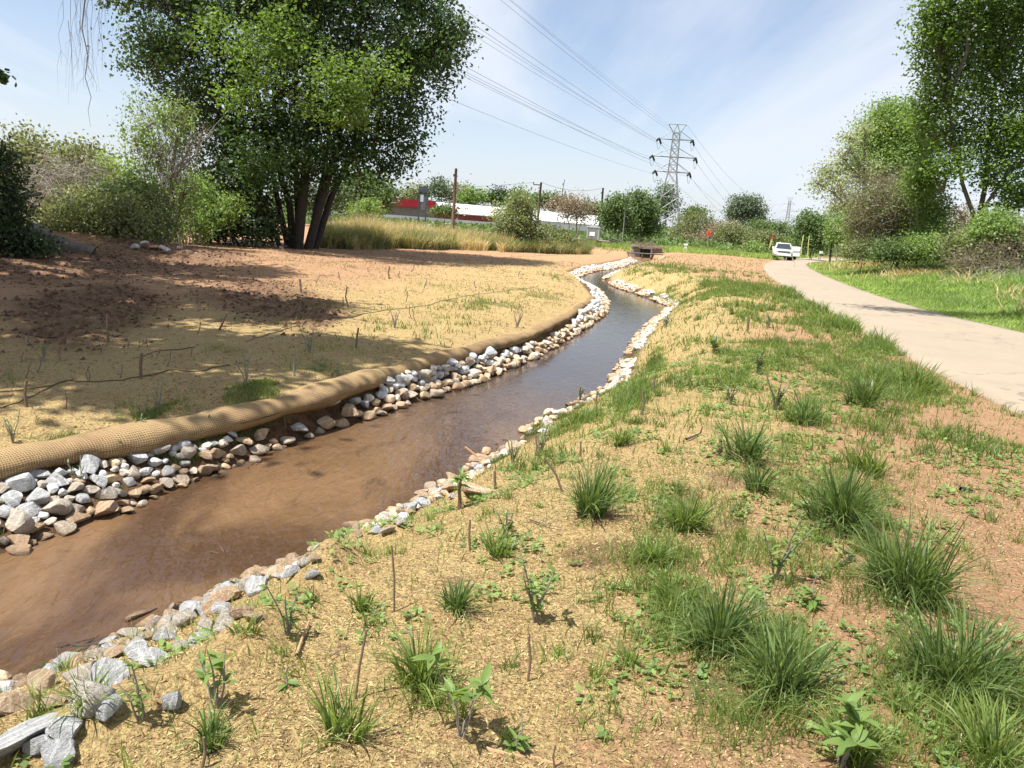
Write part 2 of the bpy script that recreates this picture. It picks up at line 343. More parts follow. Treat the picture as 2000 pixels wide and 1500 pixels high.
m_, t, b = mat('car_paint'); M['paint'] = m_; b.inputs['Base Color'].default_value = (.82, .82, .81, 1); b.inputs['Roughness'].default_value = .25; b.inputs['Coat Weight'].default_value = .6
m_, t, b = mat('car_glass'); M['glass'] = m_; b.inputs['Base Color'].default_value = (.03, .04, .045, 1); b.inputs['Roughness'].default_value = .06
m_, t, b = mat('lamp_glass'); M['lamp'] = m_; b.inputs['Base Color'].default_value = (.5, .5, .5, 1); b.inputs['Roughness'].default_value = .15

# ------------------------------------------------------------------ mesh collecting
class MB:
    def __init__(s): s.V = []; s.T = []; s.Q = []; s.A = []; s.U = []; s.n = 0
    def add(s, v, q=None, tr=None, tone=None):
        v = np.asarray(v, float).reshape(-1, 3)
        if q is not None and len(q): s.Q.append(np.asarray(q).reshape(-1, 4)+s.n)
        if tr is not None and len(tr): s.T.append(np.asarray(tr).reshape(-1, 3)+s.n)
        s.V.append(v); s.A.append(np.full(len(v), .5) if tone is None else np.broadcast_to(tone, (len(v),)).astype(float)); s.n += len(v)
    def box(s, c, d, rz=0, tilt=None):
        v = np.array([(x, y, z) for z in (-.5, .5) for y in (-.5, .5) for x in (-.5, .5)])*np.array(d)
        if tilt is not None: v = v@np.array(Matrix.Rotation(tilt[1], 3, tilt[0])).T
        cz, sz = math.cos(rz), math.sin(rz); v = np.c_[v[:, 0]*cz-v[:, 1]*sz, v[:, 0]*sz+v[:, 1]*cz, v[:, 2]]+np.array(c)
        s.add(v, [(0, 2, 3, 1), (4, 5, 7, 6), (0, 1, 5, 4), (2, 6, 7, 3), (0, 4, 6, 2), (1, 3, 7, 5)])
    def tubes(s, P, Rd, ns=3, tone=None, cap=True):
        P = np.asarray(P, float); Rd = np.asarray(Rd, float); n, k, _ = P.shape
        T = np.gradient(P, axis=1); T /= np.linalg.norm(T, axis=2, keepdims=True)+1e-9
        ref = np.where(np.abs(T[:, :1, 2:3]) > .9, np.array([1., 0, 0]), np.array([0, 0, 1.])); ref = np.broadcast_to(ref, T.shape)
        a = np.cross(T, ref); a /= np.linalg.norm(a, axis=2, keepdims=True)+1e-9; b_ = np.cross(T, a)
        th = np.arange(ns)*2*math.pi/ns
        ring = a[:, :, None]*np.cos(th)[None, None, :, None] + b_[:, :, None]*np.sin(th)[None, None, :, None]
        V = P[:, :, None]+ring*Rd[:, :, None, None]
        idx = np.arange(n*k*ns).reshape(n, k, ns); nx = np.roll(idx, -1, axis=2)
        q = np.stack([idx[:, :-1], idx[:, 1:], nx[:, 1:], nx[:, :-1]], -1).reshape(-1, 4)
        tn = None if tone is None else np.repeat(np.asarray(tone), k*ns)
        tr_ = None
        if cap and ns == 4: q = np.vstack([q, idx[:, -1], idx[:, 0][:, ::-1]])
        elif cap and ns == 3: tr_ = idx[:, -1]
        elif cap: tr_ = np.concatenate([np.stack([idx[:, -1, 0], idx[:, -1, i], idx[:, -1, i+1]], -1) for i in range(1, ns-1)])
        s.add(V, q, tr_, tn)
    def tube(s, pts, rad, ns=6, tone=None):
        rad = np.broadcast_to(np.asarray(rad, float), (len(pts),)); s.tubes(np.array(pts)[None], rad[None], ns, None if tone is None else [tone])
    def build(s, name, m_, parent=None, loc=None, smooth=False, kind=None, label=None, cat=None, group=None, uv=None):
        V = np.concatenate(s.V); o0 = np.zeros(3) if loc is None else np.asarray(loc, float)
        base = o0 if parent is None else np.array(parent.location)
        me = bpy.data.meshes.new(name); V = V-base
        T = np.concatenate(s.T) if s.T else np.zeros((0, 3), int); Q = np.concatenate(s.Q) if s.Q else np.zeros((0, 4), int)
        me.vertices.add(len(V)); me.vertices.foreach_set('co', V.astype(np.float32).ravel())
        li = np.concatenate([Q.ravel(), T.ravel()]); me.loops.add(len(li)); me.loops.foreach_set('vertex_index', li.astype(np.int32))
        st = np.concatenate([np.arange(len(Q))*4, len(Q)*4+np.arange(len(T))*3]); me.polygons.add(len(st)); me.polygons.foreach_set('loop_start', st.astype(np.int32))
        me.polygons.foreach_set('use_smooth', np.full(len(st), smooth))
        me.update(calc_edges=True)
        a = me.attributes.new('tone', 'FLOAT', 'POINT'); a.data.foreach_set('value', np.concatenate(s.A).astype(np.float32))
        if uv is not None:
            l = me.uv_layers.new(name='UVMap'); l.data.foreach_set('uv', uv[li].astype(np.float32).ravel())
        me.materials.append(m_); o = bpy.data.objects.new(name, me); COL.objects.link(o)
        if parent is not None: o.parent = parent
        else: o.location = base
        tag(o, label, cat, group, kind); return o
def tag(o, label=None, cat=None, group=None, kind=None):
    if label: o['label'] = label
    if cat: o['category'] = cat
    if group: o['group'] = group
    if kind: o['kind'] = kind
    return o
def thing(name, loc, label, cat, group=None, rz=0):
    o = bpy.data.objects.new(name, None); COL.objects.link(o); o.location = [float(v) for v in loc]; o.rotation_euler.z = rz
    return tag(o, label, cat, group)

# ------------------------------------------------------------------ ground
def axis(segs):
    out_ = [segs[0][0]]
    for a, b_, d0, d1 in segs:
        x = a
        while x < b_-1e-6:
            f_ = (x-a)/(b_-a); x += d0*(1-f_)+d1*f_; out_.append(min(x, b_))
    return np.unique(np.round(out_, 4))
ys = axis([(-7, 1.4, .5, .05), (1.4, 9, .045, .06), (9, 24, .06, .16), (24, 60, .16, .5), (60, 110, .5, 1.2), (110, 1500, 2, 120)])
xs = axis([(-1400, -60, 110, 3), (-60, -12, 2.5, .25), (-12, -5, .2, .06), (-5, 4, .045, .045), (4, 9, .05, .1), (9, 30, .12, .6), (30, 90, .8, 3), (90, 1400, 5, 110)])
X, Y = np.meshgrid(xs, ys); xf, yf = X.ravel(), Y.ravel(); Z = hgt(xf, yf)
GREEN_N = [(1640,990,90,50,1),(1740,1130,100,70,1),(1880,1330,120,80,1),(1420,1330,120,90,1),(1330,1200,130,60,1),(1480,1260,110,60,1),(1330,1010,60,40,.8),(1290,1080,90,40,.7),
 (1250,950,150,40,.4),(1560,800,80,40,.9),(1600,870,130,50,.7),(1740,740,80,38,1),(1700,680,70,30,1),(1650,640,55,25,1),(1590,610,50,18,1),(1545,575,40,15,1),(1460,565,80,12,.9),
 (1350,545,90,9,.8),(1300,522,80,6,1),(1450,600,70,18,.7),(1560,690,120,40,.7),(1400,720,130,40,.35),(1850,880,110,35,.7),(1900,1480,120,50,.9),(1700,1470,100,50,.6),(1240,730,35,45,1),(1285,660,25,28,1),
 (870,1330,90,60,.6),(420,1400,100,40,.6),(1000,1290,150,60,.3),(1180,1400,120,80,.35),(1660,780,120,50,.7),(1500,900,120,50,.5),(1120,760,60,30,.5),(1580,1100,120,80,.45),(1760,880,80,30,.6),(1640,720,60,30,.8),(900,1010,60,20,.5),(1450,1080,80,50,.5)]
GREEN_L = [(620,700,70,25,1),(700,660,70,18,1),(960,592,100,16,1),(880,625,90,16,1),(1040,572,60,9,1),(100,822,100,22,.9),(160,758,45,10,1),(240,790,60,14,.9),(440,680,40,8,1),(330,770,100,20,.4),(15,720,25,20,1),
 (900,560,120,12,.4),(760,600,100,16,.3),(780,640,80,20,.6),(1000,600,100,12,.7),(1080,540,60,8,.8),(300,830,80,12,.5),(700,520,150,10,.3),(560,560,40,10,.3)]
GN = [(blobw(a, b_, c_, d_, 0), k) for a, b_, c_, d_, k in GREEN_N]; GL = [(blobw(a, b_, c_, d_, -.5), k) for a, b_, c_, d_, k in GREEN_L]
def gdens(x, y):
    """how green: 0..1 outside the verge"""
    dl, dr, isL, isR = fields(x, y); g_ = np.zeros(np.shape(x))
    gr = np.zeros(np.shape(x)); gl = np.zeros(np.shape(x))
    for b_, k in GN: gr = np.maximum(gr, k*inblob(x, y, b_))
    for b_, k in GL: gl = np.maximum(gl, k*inblob(x, y, b_))
    nz = fbm(x, y, .9, 3, 55)
    gr = np.clip(gr*1.1 + (nz-.585)*1.3*(dr > .9), 0, 1)
    g_ = np.where(isR, gr, np.where(isL, np.clip(gl+(nz-.60)*.8, 0, 1), 0))
    far = sstep(88, 96, y); return np.maximum(g_*(1-far), far)
def masks(x, y):
    dl, dr, isL, isR = fields(x, y); dc = pdist(x, y, RCx)
    band = isL & (x > xat(RCx, y)); inw = ~(isL | isR)
    cl = np.where(isR, .25+.45*sstep(2.2, 4.8, dr)+.25*sstep(2.5, 5, x)*(1-sstep(14, 20, y)), .30+.45*sstep(3, 12, dc))
    cl = cl + .25*sstep(30, 60, y)
    g_ = np.clip(gdens(x, y)*.62, 0, 1)
    xr_ = xat(RR, y); g_ = np.where((x > xr_), 1.0, g_)
    pad = blobw(1400, 505, 130, 9, 0); g_ = g_*(1-inblob(x, y, pad)); cl = cl + .5*inblob(x, y, pad)
    alpha = np.where(inw, 0, np.where(band, sstep(.55, 1.0, dl/(dl+dc+1e-6))*.5, np.where(isR, sstep(.18, .55, dr), 1)))
    alpha = np.maximum(alpha, sstep(84, 88, y))
    for pl, hh, ww in FOLDS: f_ = np.exp(-(pdist(x, y, pl)/(ww*1.3))**4); cl = cl*(1-f_)-.1*f_; g_ = g_*(1-f_); alpha = np.maximum(alpha, f_)
    dk = sum(inblob(x, y, b) for b in DARK)
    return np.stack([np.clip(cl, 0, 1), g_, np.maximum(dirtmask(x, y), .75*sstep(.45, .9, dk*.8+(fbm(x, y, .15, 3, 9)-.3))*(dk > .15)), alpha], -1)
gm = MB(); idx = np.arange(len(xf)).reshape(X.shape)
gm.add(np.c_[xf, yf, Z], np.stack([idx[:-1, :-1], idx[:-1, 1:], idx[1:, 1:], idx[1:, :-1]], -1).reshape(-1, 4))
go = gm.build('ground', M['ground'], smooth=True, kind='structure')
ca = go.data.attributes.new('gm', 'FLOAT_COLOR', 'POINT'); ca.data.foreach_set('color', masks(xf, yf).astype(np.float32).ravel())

# water sheet
yy = np.arange(-7.9, 84, .25); k = 24; a = xat(LW, yy)-.6; b_ = xat(RW, yy)+.6
W = np.stack([np.linspace(a, b_, k, axis=1), np.repeat(yy[:, None], k, 1), np.full((len(yy), k), WZ)], -1)
ii = np.arange(len(yy)*k).reshape(len(yy), k); wm = MB()
wm.add(W, np.stack([ii[:-1, :-1], ii[:-1, 1:], ii[1:, 1:], ii[1:, :-1]], -1).reshape(-1, 4))
wm.build('water', M['water'], smooth=True, kind='structure')

# the paved path: a slab 4 cm thick with a crumbling edge
def resample(pl, step):
    d = np.r_[0, np.cumsum(np.hypot(*np.diff(pl, axis=0).T))]; s_ = np.arange(0, d[-1], step)
    return np.c_[np.interp(s_, d, pl[:, 0]), np.interp(s_, d, pl[:, 1])]
def smoothline(pl, it=3):
    for _ in range(it):
        q = np.empty((len(pl)*2, 2)); q[0] = pl[0]; q[-1] = pl[-1]
        q[1:-1:2] = pl[:-1]*.75+pl[1:]*.25; q[2:-1:2] = pl[:-1]*.25+pl[1:]*.75; pl = q
    return pl
yy = np.concatenate([np.arange(-7.5, 40, .12), np.arange(40, 186, .5)])
RLs, RRs = smoothline(RL), smoothline(RR)
a = np.interp(yy, RLs[:, 1], RLs[:, 0])+(fbm(yy, yy*0, .5, 3, 5)-.5)*.16; b_ = np.interp(yy, RRs[:, 1], RRs[:, 0])+(fbm(yy, yy*0, .5, 3, 9)-.5)*.2
k = 14; Xp = np.linspace(a, b_, k, axis=1); cr_ = .04*np.sin(np.linspace(0, math.pi, k))[None]
Zp = .012+cr_+0*Xp; Wp = np.stack([Xp, np.repeat(yy[:, None], k, 1), Zp], -1)
Wp = np.concatenate([np.stack([a-.02, yy, 0*yy-.06], -1)[:, None], Wp, np.stack([b_+.02, yy, 0*yy-.06], -1)[:, None]], 1); k += 2
ii = np.arange(len(yy)*k).reshape(len(yy), k); pm = MB(); pm.add(Wp, np.stack([ii[:-1, :-1], ii[:-1, 1:], ii[1:, 1:], ii[1:, :-1]], -1).reshape(-1, 4))
pm.build('path', M['path'], smooth=True, kind='structure')
pp = [onz(x, y, 0.03) for x, y in [(1440,499),(1500,504),(1600,506),(1625,499),(1530,496),(1450,495)]]
pm = MB(); n = len(pp); pm.add([(p[0], p[1], .03) for p in pp]+[(p[0], p[1], -.1) for p in pp], [(i, (i+1) % n, n+(i+1) % n, n+i) for i in range(n)], [(0, i, i+1) for i in range(1, n-1)])
pm.build('gravel_pad', M['path'], kind='structure')

# ------------------------------------------------------------------ coir roll
def roll(pl, z0, rad, name, m_, label, cat, seed, zfun=None, step=.03, ns=28, taper=.4):
    P_ = resample(smoothline(pl), step); n = len(P_); s_ = np.arange(n)*step
    T = np.gradient(P_, axis=0); T /= np.linalg.norm(T, axis=1, keepdims=True); nx = np.c_[T[:, 1], -T[:, 0]]
    th = np.linspace(0, 2*math.pi, ns+1)
    rr_ = rad*np.interp(P_[:, 1], [0, 9, 14, 22, 40], [1, 1, .85, .6, .5])*(1+.12*np.sin(s_*2.1+seed)+.09*np.sin(s_*4.7)+.16*(fbm(s_, s_*0, .45, 3, 2)-.5)) * (.02+.98*np.sqrt(1-(1-np.clip(np.minimum(s_, s_[-1]-s_)/taper, 0, 1))**2))
    z = (z0 if zfun is None else zfun(P_))+.02*np.sin(s_*1.3)+.03*(fbm(s_, s_*0, .7, 2, seed)-.5)
    S, TH = np.meshgrid(s_, th, indexing='ij'); Rr = rr_[:, None]*(1+.12*(fbm(S, TH*.3, .35, 3, seed+4)-.5)*2)
    V = np.stack([P_[:, 0:1]+nx[:, 0:1]*np.cos(TH)*Rr*1.25, P_[:, 1:2]+nx[:, 1:2]*np.cos(TH)*Rr*1.25, z[:, None]+np.sin(TH)*Rr*.80], -1)
    ii = np.arange(n*(ns+1)).reshape(n, ns+1); mb = MB()
    mb.add(V, np.stack([ii[:-1, :-1], ii[:-1, 1:], ii[1:, 1:], ii[1:, :-1]], -1).reshape(-1, 4))
    uv = np.stack([S, TH*rad], -1).reshape(-1, 2)
    o = mb.build(name, m_, loc=(P_[n//2, 0], P_[n//2, 1], z[n//2]), smooth=True, uv=uv, label=label, cat=cat); return o
roll(RC, -.70, .18, 'coir_roll', M['coir'], 'long coir roll wrapped in brown jute netting along the left bank', 'coir roll', 1)
# ------------------------------------------------------------------ stones
def rockmesh(name, seed, m_, flat=1.0):
    r_ = np.random.default_rng(seed); bm = bmesh.new(); bmesh.ops.create_icosphere(bm, subdivisions=3, radius=.5)
    v = np.array([p.co for p in bm.verts]); sc = np.array([1, r_.uniform(.62, .95), r_.uniform(.5, .78)*flat])
    for _ in range(10):
        nrm = r_.normal(size=3); nrm /= np.linalg.norm(nrm); d = r_.uniform(.15, .34)
        h_ = v@nrm-d; v = v-np.where(h_ > 0, h_, 0)[:, None]*nrm*r_.uniform(.85, 1)
    v = v*(1+.03*(fbm(v[:, 0]*3+seed, v[:, 1]*3+v[:, 2]*4, .5, 3, seed)-.5)[:, None])
    v = v/np.abs(v).max(axis=0)*.5*sc
    for p, c_ in zip(bm.verts, v): p.co = c_
    me = bpy.data.meshes.new(name); bm.to_mesh(me); bm.free()
    for p in me.polygons: p.use_smooth = True
    me.set_sharp_from_angle(angle=R(22)); me.materials.append(m_); return me
RM = {c_: [rockmesh('stone', 100*j+i, M[c_], fl_) for i, fl_ in enumerate((1, 1, .8, 1.1, .65, 1, .9))] for j, c_ in enumerate(('grey', 'cream', 'tan'))}
def rocklabel(sd, c_, x, y, size):
    px, D = 1000+F*x/y, math.hypot(x, y); sz_ = 'big' if size > .19 else ('small' if size < .11 else 'medium'); cn = {'grey': 'grey', 'cream': 'whitish', 'tan': 'tan'}[c_]
    if sd == 0: k = ['by the left picture edge', 'in front of the coir roll left of the muddy shelf', 'beside the muddy shelf of the left bank', 'where the left stones narrow below the roll', 'in the left line below the shaded roll', 'in the left line opposite the riffle', 'in the left line beside the calm pool', 'in the left line near the far bend', 'beyond the far bend on the left'][int(np.searchsorted([5.4, 6.3, 7.4, 8.8, 10.5, 13, 18, 28], y))]
    else: k = ['at the lower left corner', 'around the lowest matting fold', 'in the cluster before the second matting fold', 'beside the second matting fold', 'beyond the third matting fold', 'near the flat tan slab', 'near the leaning peeled stick', 'at the riffle on the right bank', 'on the right edge of the calm pool', 'in the right edging near the far bend', 'in the far right edging toward the culvert'][int(np.searchsorted([3.9, 4.5, 5.3, 6.0, 6.9, 8.3, 10.5, 13.5, 24, 40], y))]
    return f'{sz_} {cn} stone {k}'
rocks = []                      # x, y, radius of every stone placed
def put_rock(p, size, col, label, group=None, flat=1., lift=.16):
    me = RM[col][rng.integers(7)]; o = bpy.data.objects.new('stone', me); COL.objects.link(o)
    s_ = size/.95; o.location = (p[0], p[1], p[2]+size*lift*flat)
    o.rotation_euler = (rng.uniform(-.4, .4), rng.uniform(-.4, .4), rng.uniform(0, 6.28)); o.scale = (s_*rng.uniform(.92, 1.08), s_, s_*flat)
    tag(o, label, 'stone', group); rocks.append((p[0], p[1], size*.5)); return o
HR = [ # px, py, width px, colour, flat, own label
 (19,1383,58,'tan',1,'large pinkish tan boulder cut by the left edge above the grey slab'), (45,1448,100,'grey',.7,'broad dark grey slab stone at the lower left corner'),
 (100,1374,58,'tan',.8,None),(84,1340,54,'tan',.8,None),(161,1325,54,'cream',.8,'cream domed stone right above the long grey boulder'),(222,1327,66,'grey',.8,'long grey speckled boulder touching the pale matting fold'),
 (170,1367,86,'cream',.9,'big white boulder behind the lowest grass tuft at lower left'),(140,1428,58,'grey',.9,None),(75,1462,66,'grey',.7,None),(208,1392,62,'grey',.9,None),(120,1480,60,'grey',.8,None),
 (327,1378,40,'grey',1.3,'pale upright angular stone standing alone in the yellow matting'),(219,1278,44,'tan',.7,None),(198,1264,35,'tan',.7,None),(154,1257,28,'tan',.7,'small tan stone sitting alone in the brown water'),
 (268,1214,62,'tan',.95,'smooth tan boulder standing in the water with a black shadow on its right'),(268,1249,36,'tan',.9,None),(310,1192,28,'tan',.9,None),(336,1197,32,'cream',.9,None),(350,1171,29,'tan',1.15,'upright tan stone at the outer corner of the stone cluster'),
 (390,1176,21,'tan',.7,None),(266,1271,45,'grey',.8,None),(322,1248,40,'grey',1.2,None),(299,1288,64,'grey',.8,None),(350,1267,33,'cream',.9,None),(397,1229,54,'cream',1,None),(399,1197,36,'grey',.8,None),
 (436,1192,42,'grey',1.1,'dark grey block stone in the middle of the right bank cluster'),(434,1222,46,'cream',.9,None),(387,1253,42,'grey',.7,None),(476,1197,38,'tan',1,None),(450,1164,44,'cream',.8,None),(429,1127,44,'tan',1,'rounded tan boulder with dry twigs on it at the water edge'),
 (462,1145,36,'cream',1,None),(506,1122,28,'cream',1,None),(532,1122,28,'cream',1,None),(509,1150,48,'grey',.9,None),(567,1099,38,'tan',.8,None),(593,1099,28,'cream',1,None),(616,1094,25,'tan',1,None),(574,1117,48,'grey',.9,None),(611,1122,30,'grey',1,None),
 (548,1128,34,'cream',.9,None),(490,1205,36,'tan',.8,None),(478,1120,26,'cream',.9,None),
 (681,1033,44,'tan',.9,'rounded tan boulder beside two dark sticks at the water edge'),(700,1043,24,'tan',.7,None),(756,1014,60,'cream',.5,'flat cream slab at the water edge below two grey stones'),(792,994,34,'grey',.9,None),(810,982,28,'cream',.9,None),(830,974,25,'cream',.8,None),
 (844,956,30,'cream',1,None),(868,952,32,'tan',1,None),(736,1038,24,'grey',1,None),(760,1036,32,'cream',1,None),(784,1022,24,'cream',1.1,None),(885,968,24,'cream',.8,None),(928,955,72,'tan',.55,'large flat orange tan slab leaning on the bank beside the sprouting live stake'),
 (962,849,32,'tan',.6,'long tan stone lying alone in the stream near the leaning peeled stick'),(939,873,14,'tan',1,None),(967,872,16,'tan',1,None),(986,862,18,'tan',.8,None),(1003,866,14,'cream',.9,None),(1021,858,16,'cream',1,None),(1010,841,20,'tan',.7,None),(1020,835,16,'tan',.6,None),
 (1032,847,18,'cream',.8,None),(1046,818,12,'tan',1,None),(1044,827,12,'grey',1,None),(1067,826,36,'cream',1,'big cream boulder standing highest on the middle right bank'),(1058,844,28,'grey',.8,None),(978,881,28,'cream',.8,None),(950,901,18,'tan',.8,None),(970,897,24,'cream',.9,None),
 (1088,791,20,'tan',.9,None),(1134,779,20,'cream',.9,None),(1166,780,16,'tan',1,None),(1110,793,18,'tan',.6,None),(1150,785,13,'cream',1,None),
 (1195,712,20,'tan',.7,None),(1212,706,16,'cream',.8,None),(1225,690,18,'tan',.8,None),(1205,718,14,'tan',.8,None),(1232,672,16,'tan',.8,None),(1222,664,14,'tan',.7,None),(1250,648,16,'cream',.8,None),(1262,638,14,'tan',.8,None)]
HLk = [(37,954,52,'grey',.9,'grey granite stone at the left edge touching the coir roll'),(28,977,38,'grey',.9,None),(33,1028,52,'cream',1,'large whitish rounded boulder near the left edge of the left stone line'),(110,998,46,'cream',1,'cream pyramid shaped boulder in the middle of the near left stones'),(56,996,38,'grey',.9,None),(75,975,40,'grey',.9,None),
 (149,1015,46,'tan',.6,'flat tan stone at the water edge of the near left stones'),(205,996,46,'tan',.7,'long flat tan stone touching the water beyond the cream pyramid boulder'),(205,972,37,'cream',.9,None),(40,1056,37,'tan',.8,None),(45,1081,44,'tan',.6,'tan stone farthest out in the water at the left edge'),(8,1060,26,'cream',1,None),
 (177,916,38,'grey',1.2,'tall pale stone leaning on the coir roll'),(112,941,38,'grey',.9,None),(261,895,50,'grey',.7,None),(310,879,42,'cream',1,'bright white boulder right at the foot of the coir roll'),(322,946,36,'cream',.9,None),(357,936,34,'cream',.8,None),(399,922,33,'tan',1,None),
 (327,924,28,'grey',.9,None),(287,941,28,'tan',.8,None),(254,941,22,'grey',1,None),(261,969,28,'tan',1,None),(229,962,32,'cream',.6,None),(166,976,30,'grey',1,None),(146,996,28,'cream',.9,None),(462,885,34,'cream',.9,None),(504,879,36,'cream',.8,None),(497,898,38,'cream',.5,'flat cream stone at the water edge where the left stones narrow'),
 (555,860,38,'cream',.7,None),(602,855,24,'cream',1,None),(621,841,33,'cream',.7,None),(455,848,30,'grey',.8,None),(359,871,32,'grey',.9,None),(579,838,36,'grey',.8,None),(303,974,22,'tan',1,None),(345,971,46,'tan',.35,'low brown stone almost under water off the near left stones'),
 (359,908,24,'grey',.9,None),(439,925,24,'tan',.7,None),(712,790,40,'grey',.7,'broad blue grey stone where the roll shade ends'),(650,790,36,'grey',.8,None),(690,785,30,'grey',1,None),(420,935,18,'tan',1,None),(382,940,18,'tan',1,None),(470,905,18,'tan',.8,None),
 (20,1005,32,'grey',.9,None),(70,1035,28,'tan',.9,None),(90,1050,24,'tan',.8,None),(55,1062,24,'tan',.8,None)]
GR, GLs = 'loose stones edging the right bank', 'stones in the stone line below the coir roll'
for px, py, wd, c_, fl_, lb in HR:
    p = ground(px, py+wd*.12); s_ = wd/F*np.linalg.norm(p-np.array([0, 0, EYE])); put_rock(p, s_*1.08, c_, lb or rocklabel(1, c_, p[0], p[1], s_), GR, min(fl_, 1.2), .22)
for px, py, wd, c_, fl_, lb in HLk:
    p = ground(px, py+wd*.12); s_ = wd/F*np.linalg.norm(p-np.array([0, 0, EYE])); put_rock(p, s_*1.08, c_, lb or rocklabel(0, c_, p[0], p[1], s_), GLs, min(fl_, 1.2), .22)
n_hand = len(rocks)
# procedural filling of the stone lines: dart throwing
cand = []
yv = rng.uniform(2.5, 84, 42000)*1.0; yv = 2.5+(yv-2.5)**1.0
def inframe(x, y): return True
# left band
ya = 2.5+81*rng.random(60000)**1.5; fx = rng.random(len(ya)); xl = xat(LW, ya); xc = xat(RCx, ya)
xa = xc+(xl-xc)*fx+rng.normal(0, .05, len(ya)); dl, dr, iL, iR = fields(xa, ya); dc = pdist(xa, ya, RCx)
ok = iL & (xa > xc) & (dc > .20) | (~iL & ~iR & (dl < .07))
ok &= ~((ya > 5.4) & (ya < 8.6) & (dl < .42) & (rng.random(len(ya)) < .6))      # muddy shelf, fewer stones
sz = np.where(ya < 9, rng.uniform(.08, .19, len(ya)), rng.uniform(.13, .28, len(ya)))
lim = np.where(ya > 24, .35+1.1*fbm(ya, ya*0, 2.5, 2, 33)**1.5, 1.5); ok &= dl < lim
for x, y, s_, d_ in zip(xa[ok], ya[ok], sz[ok], dl[ok]): cand.append((x, y, s_, d_, 0))
# right band
ya = 2.5+81*rng.random(60000)**1.5; xr_ = xat(RW, ya); wdt = np.interp(ya, [0, 8, 12, 20, 30, 60, 84], [.85, .46, .30, .36, .38, .6, 1.1]); xa = xr_+wdt*rng.random(len(ya))*1.2-.05
dl, dr, iL, iR = fields(xa, ya); ok = (iR & (dr < wdt)) | (~iR & (dr < .05)); sz = rng.uniform(.07, .19, len(ya))*np.where(ya > 28, 1.4, 1)
gap = (fbm(ya, ya*0, 1.1, 2, 8) < .40) & (ya < 22) & (ya > 8) | (fbm(ya, ya*0, 1.6, 2, 18) < .42) & (ya > 22); ok &= ~gap
for x, y, s_, d_ in zip(xa[ok], ya[ok], sz[ok], dr[ok]): cand.append((x, y, s_, d_, 1))
# stony shallows at the far end
ya = 44+40*rng.random(16000); xa = xat(LW, ya)+(xat(RW, ya)-xat(LW, ya))*rng.random(len(ya)); ok = (fbm(xa, ya, 3, 2, 4) > np.interp(ya, [44, 50, 56, 60], [.9, .62, .4, .2]))
for x, y, s_ in zip(xa[ok], ya[ok], rng.uniform(.2, .38, ok.sum())): cand.append((x, y, s_, .1, 2))
order = rng.permutation(len(cand)); cell = {}
def key(x, y): return (int(x//.4), int(y//.4))
for x, y, r_ in rocks: cell.setdefault(key(x, y), []).append((x, y, r_))
acc = []
for i in order:
    x, y, s_, d_, sd = cand[i]; k0, k1 = key(x, y); okk = True; r_ = s_*.5
    for a in (-1, 0, 1):
        for b_ in (-1, 0, 1):
            for X_, Y_, R_ in cell.get((k0+a, k1+b_), ()):
                if (x-X_)**2+(y-Y_)**2 < ((r_+R_)*(.66 if sd == 0 else .74))**2: okk = False; break
            if not okk: break
        if not okk: break
    if okk: cell.setdefault((k0, k1), []).append((x, y, r_)); acc.append((x, y, s_, d_, sd))
n_low = len(acc); cell2 = {}
for i in order[:60000]:                                           # a second layer heaped on the left line
    x, y, s_, d_, sd = cand[i]
    if sd != 0 or y < 8.2 or y > 34 or d_ < .22: continue
    k0, k1 = key(x, y); r_ = s_*.5
    if all((x-X_)**2+(y-Y_)**2 >= ((r_+R_)*.95)**2 for a in (-1, 0, 1) for b_ in (-1, 0, 1) for X_, Y_, R_ in cell2.get((k0+a, k1+b_), ())): cell2.setdefault((k0, k1), []).append((x, y, r_)); acc.append((x, y, s_, d_, sd))
acc = np.array(acc); Zr = hgt(acc[:, 0], acc[:, 1]); Zr[n_low:] += .10; dist = np.hypot(acc[:, 0], acc[:, 1])
pxx = 1000+F*acc[:, 0]/acc[:, 1]; vis = (pxx > -60) & (pxx < 2050) & ~((acc[:, 1] < 3.2)); app = np.where(vis, acc[:, 2]/dist, 0)
rank = np.argsort(-app); nobj = 300-n_hand; singles = set(rank[:nobj].tolist())
def colour(d_, sd, u):
    if sd == 0: return 'tan' if (d_ < .16 and u < .75) or u < .08 else ('grey' if u < .62 else 'cream')
    if sd == 1: return 'tan' if u < .38 or d_ < .08 else ('cream' if u < .75 else 'grey')
    return 'cream' if u < .8 else 'grey'
base_v = {c_: [np.array([v.co[:] for v in me.vertices]) for me in RM[c_][:1]] for c_ in RM}
lo = {}
for c_ in RM:                                                    # lighter copies of the same shapes for the joined mass
    lst = []
    for i in range(5):
        bm = bmesh.new(); bmesh.ops.create_icosphere(bm, subdivisions=2, radius=.5); v = np.array([p.co for p in bm.verts]); f_ = np.array([[q.index for q in p.verts] for p in bm.faces]); bm.free()
        r_ = np.random.default_rng(i+40)
        for _ in range(8):
            nrm = r_.normal(size=3); nrm /= np.linalg.norm(nrm); h_ = v@nrm-r_.uniform(.27, .4); v = v-np.where(h_ > 0, h_, 0)[:, None]*nrm
        lst.append((v/np.abs(v).max(axis=0)*.5*np.array([1, .8, .65]), f_))
    lo[c_] = lst
mass = {}
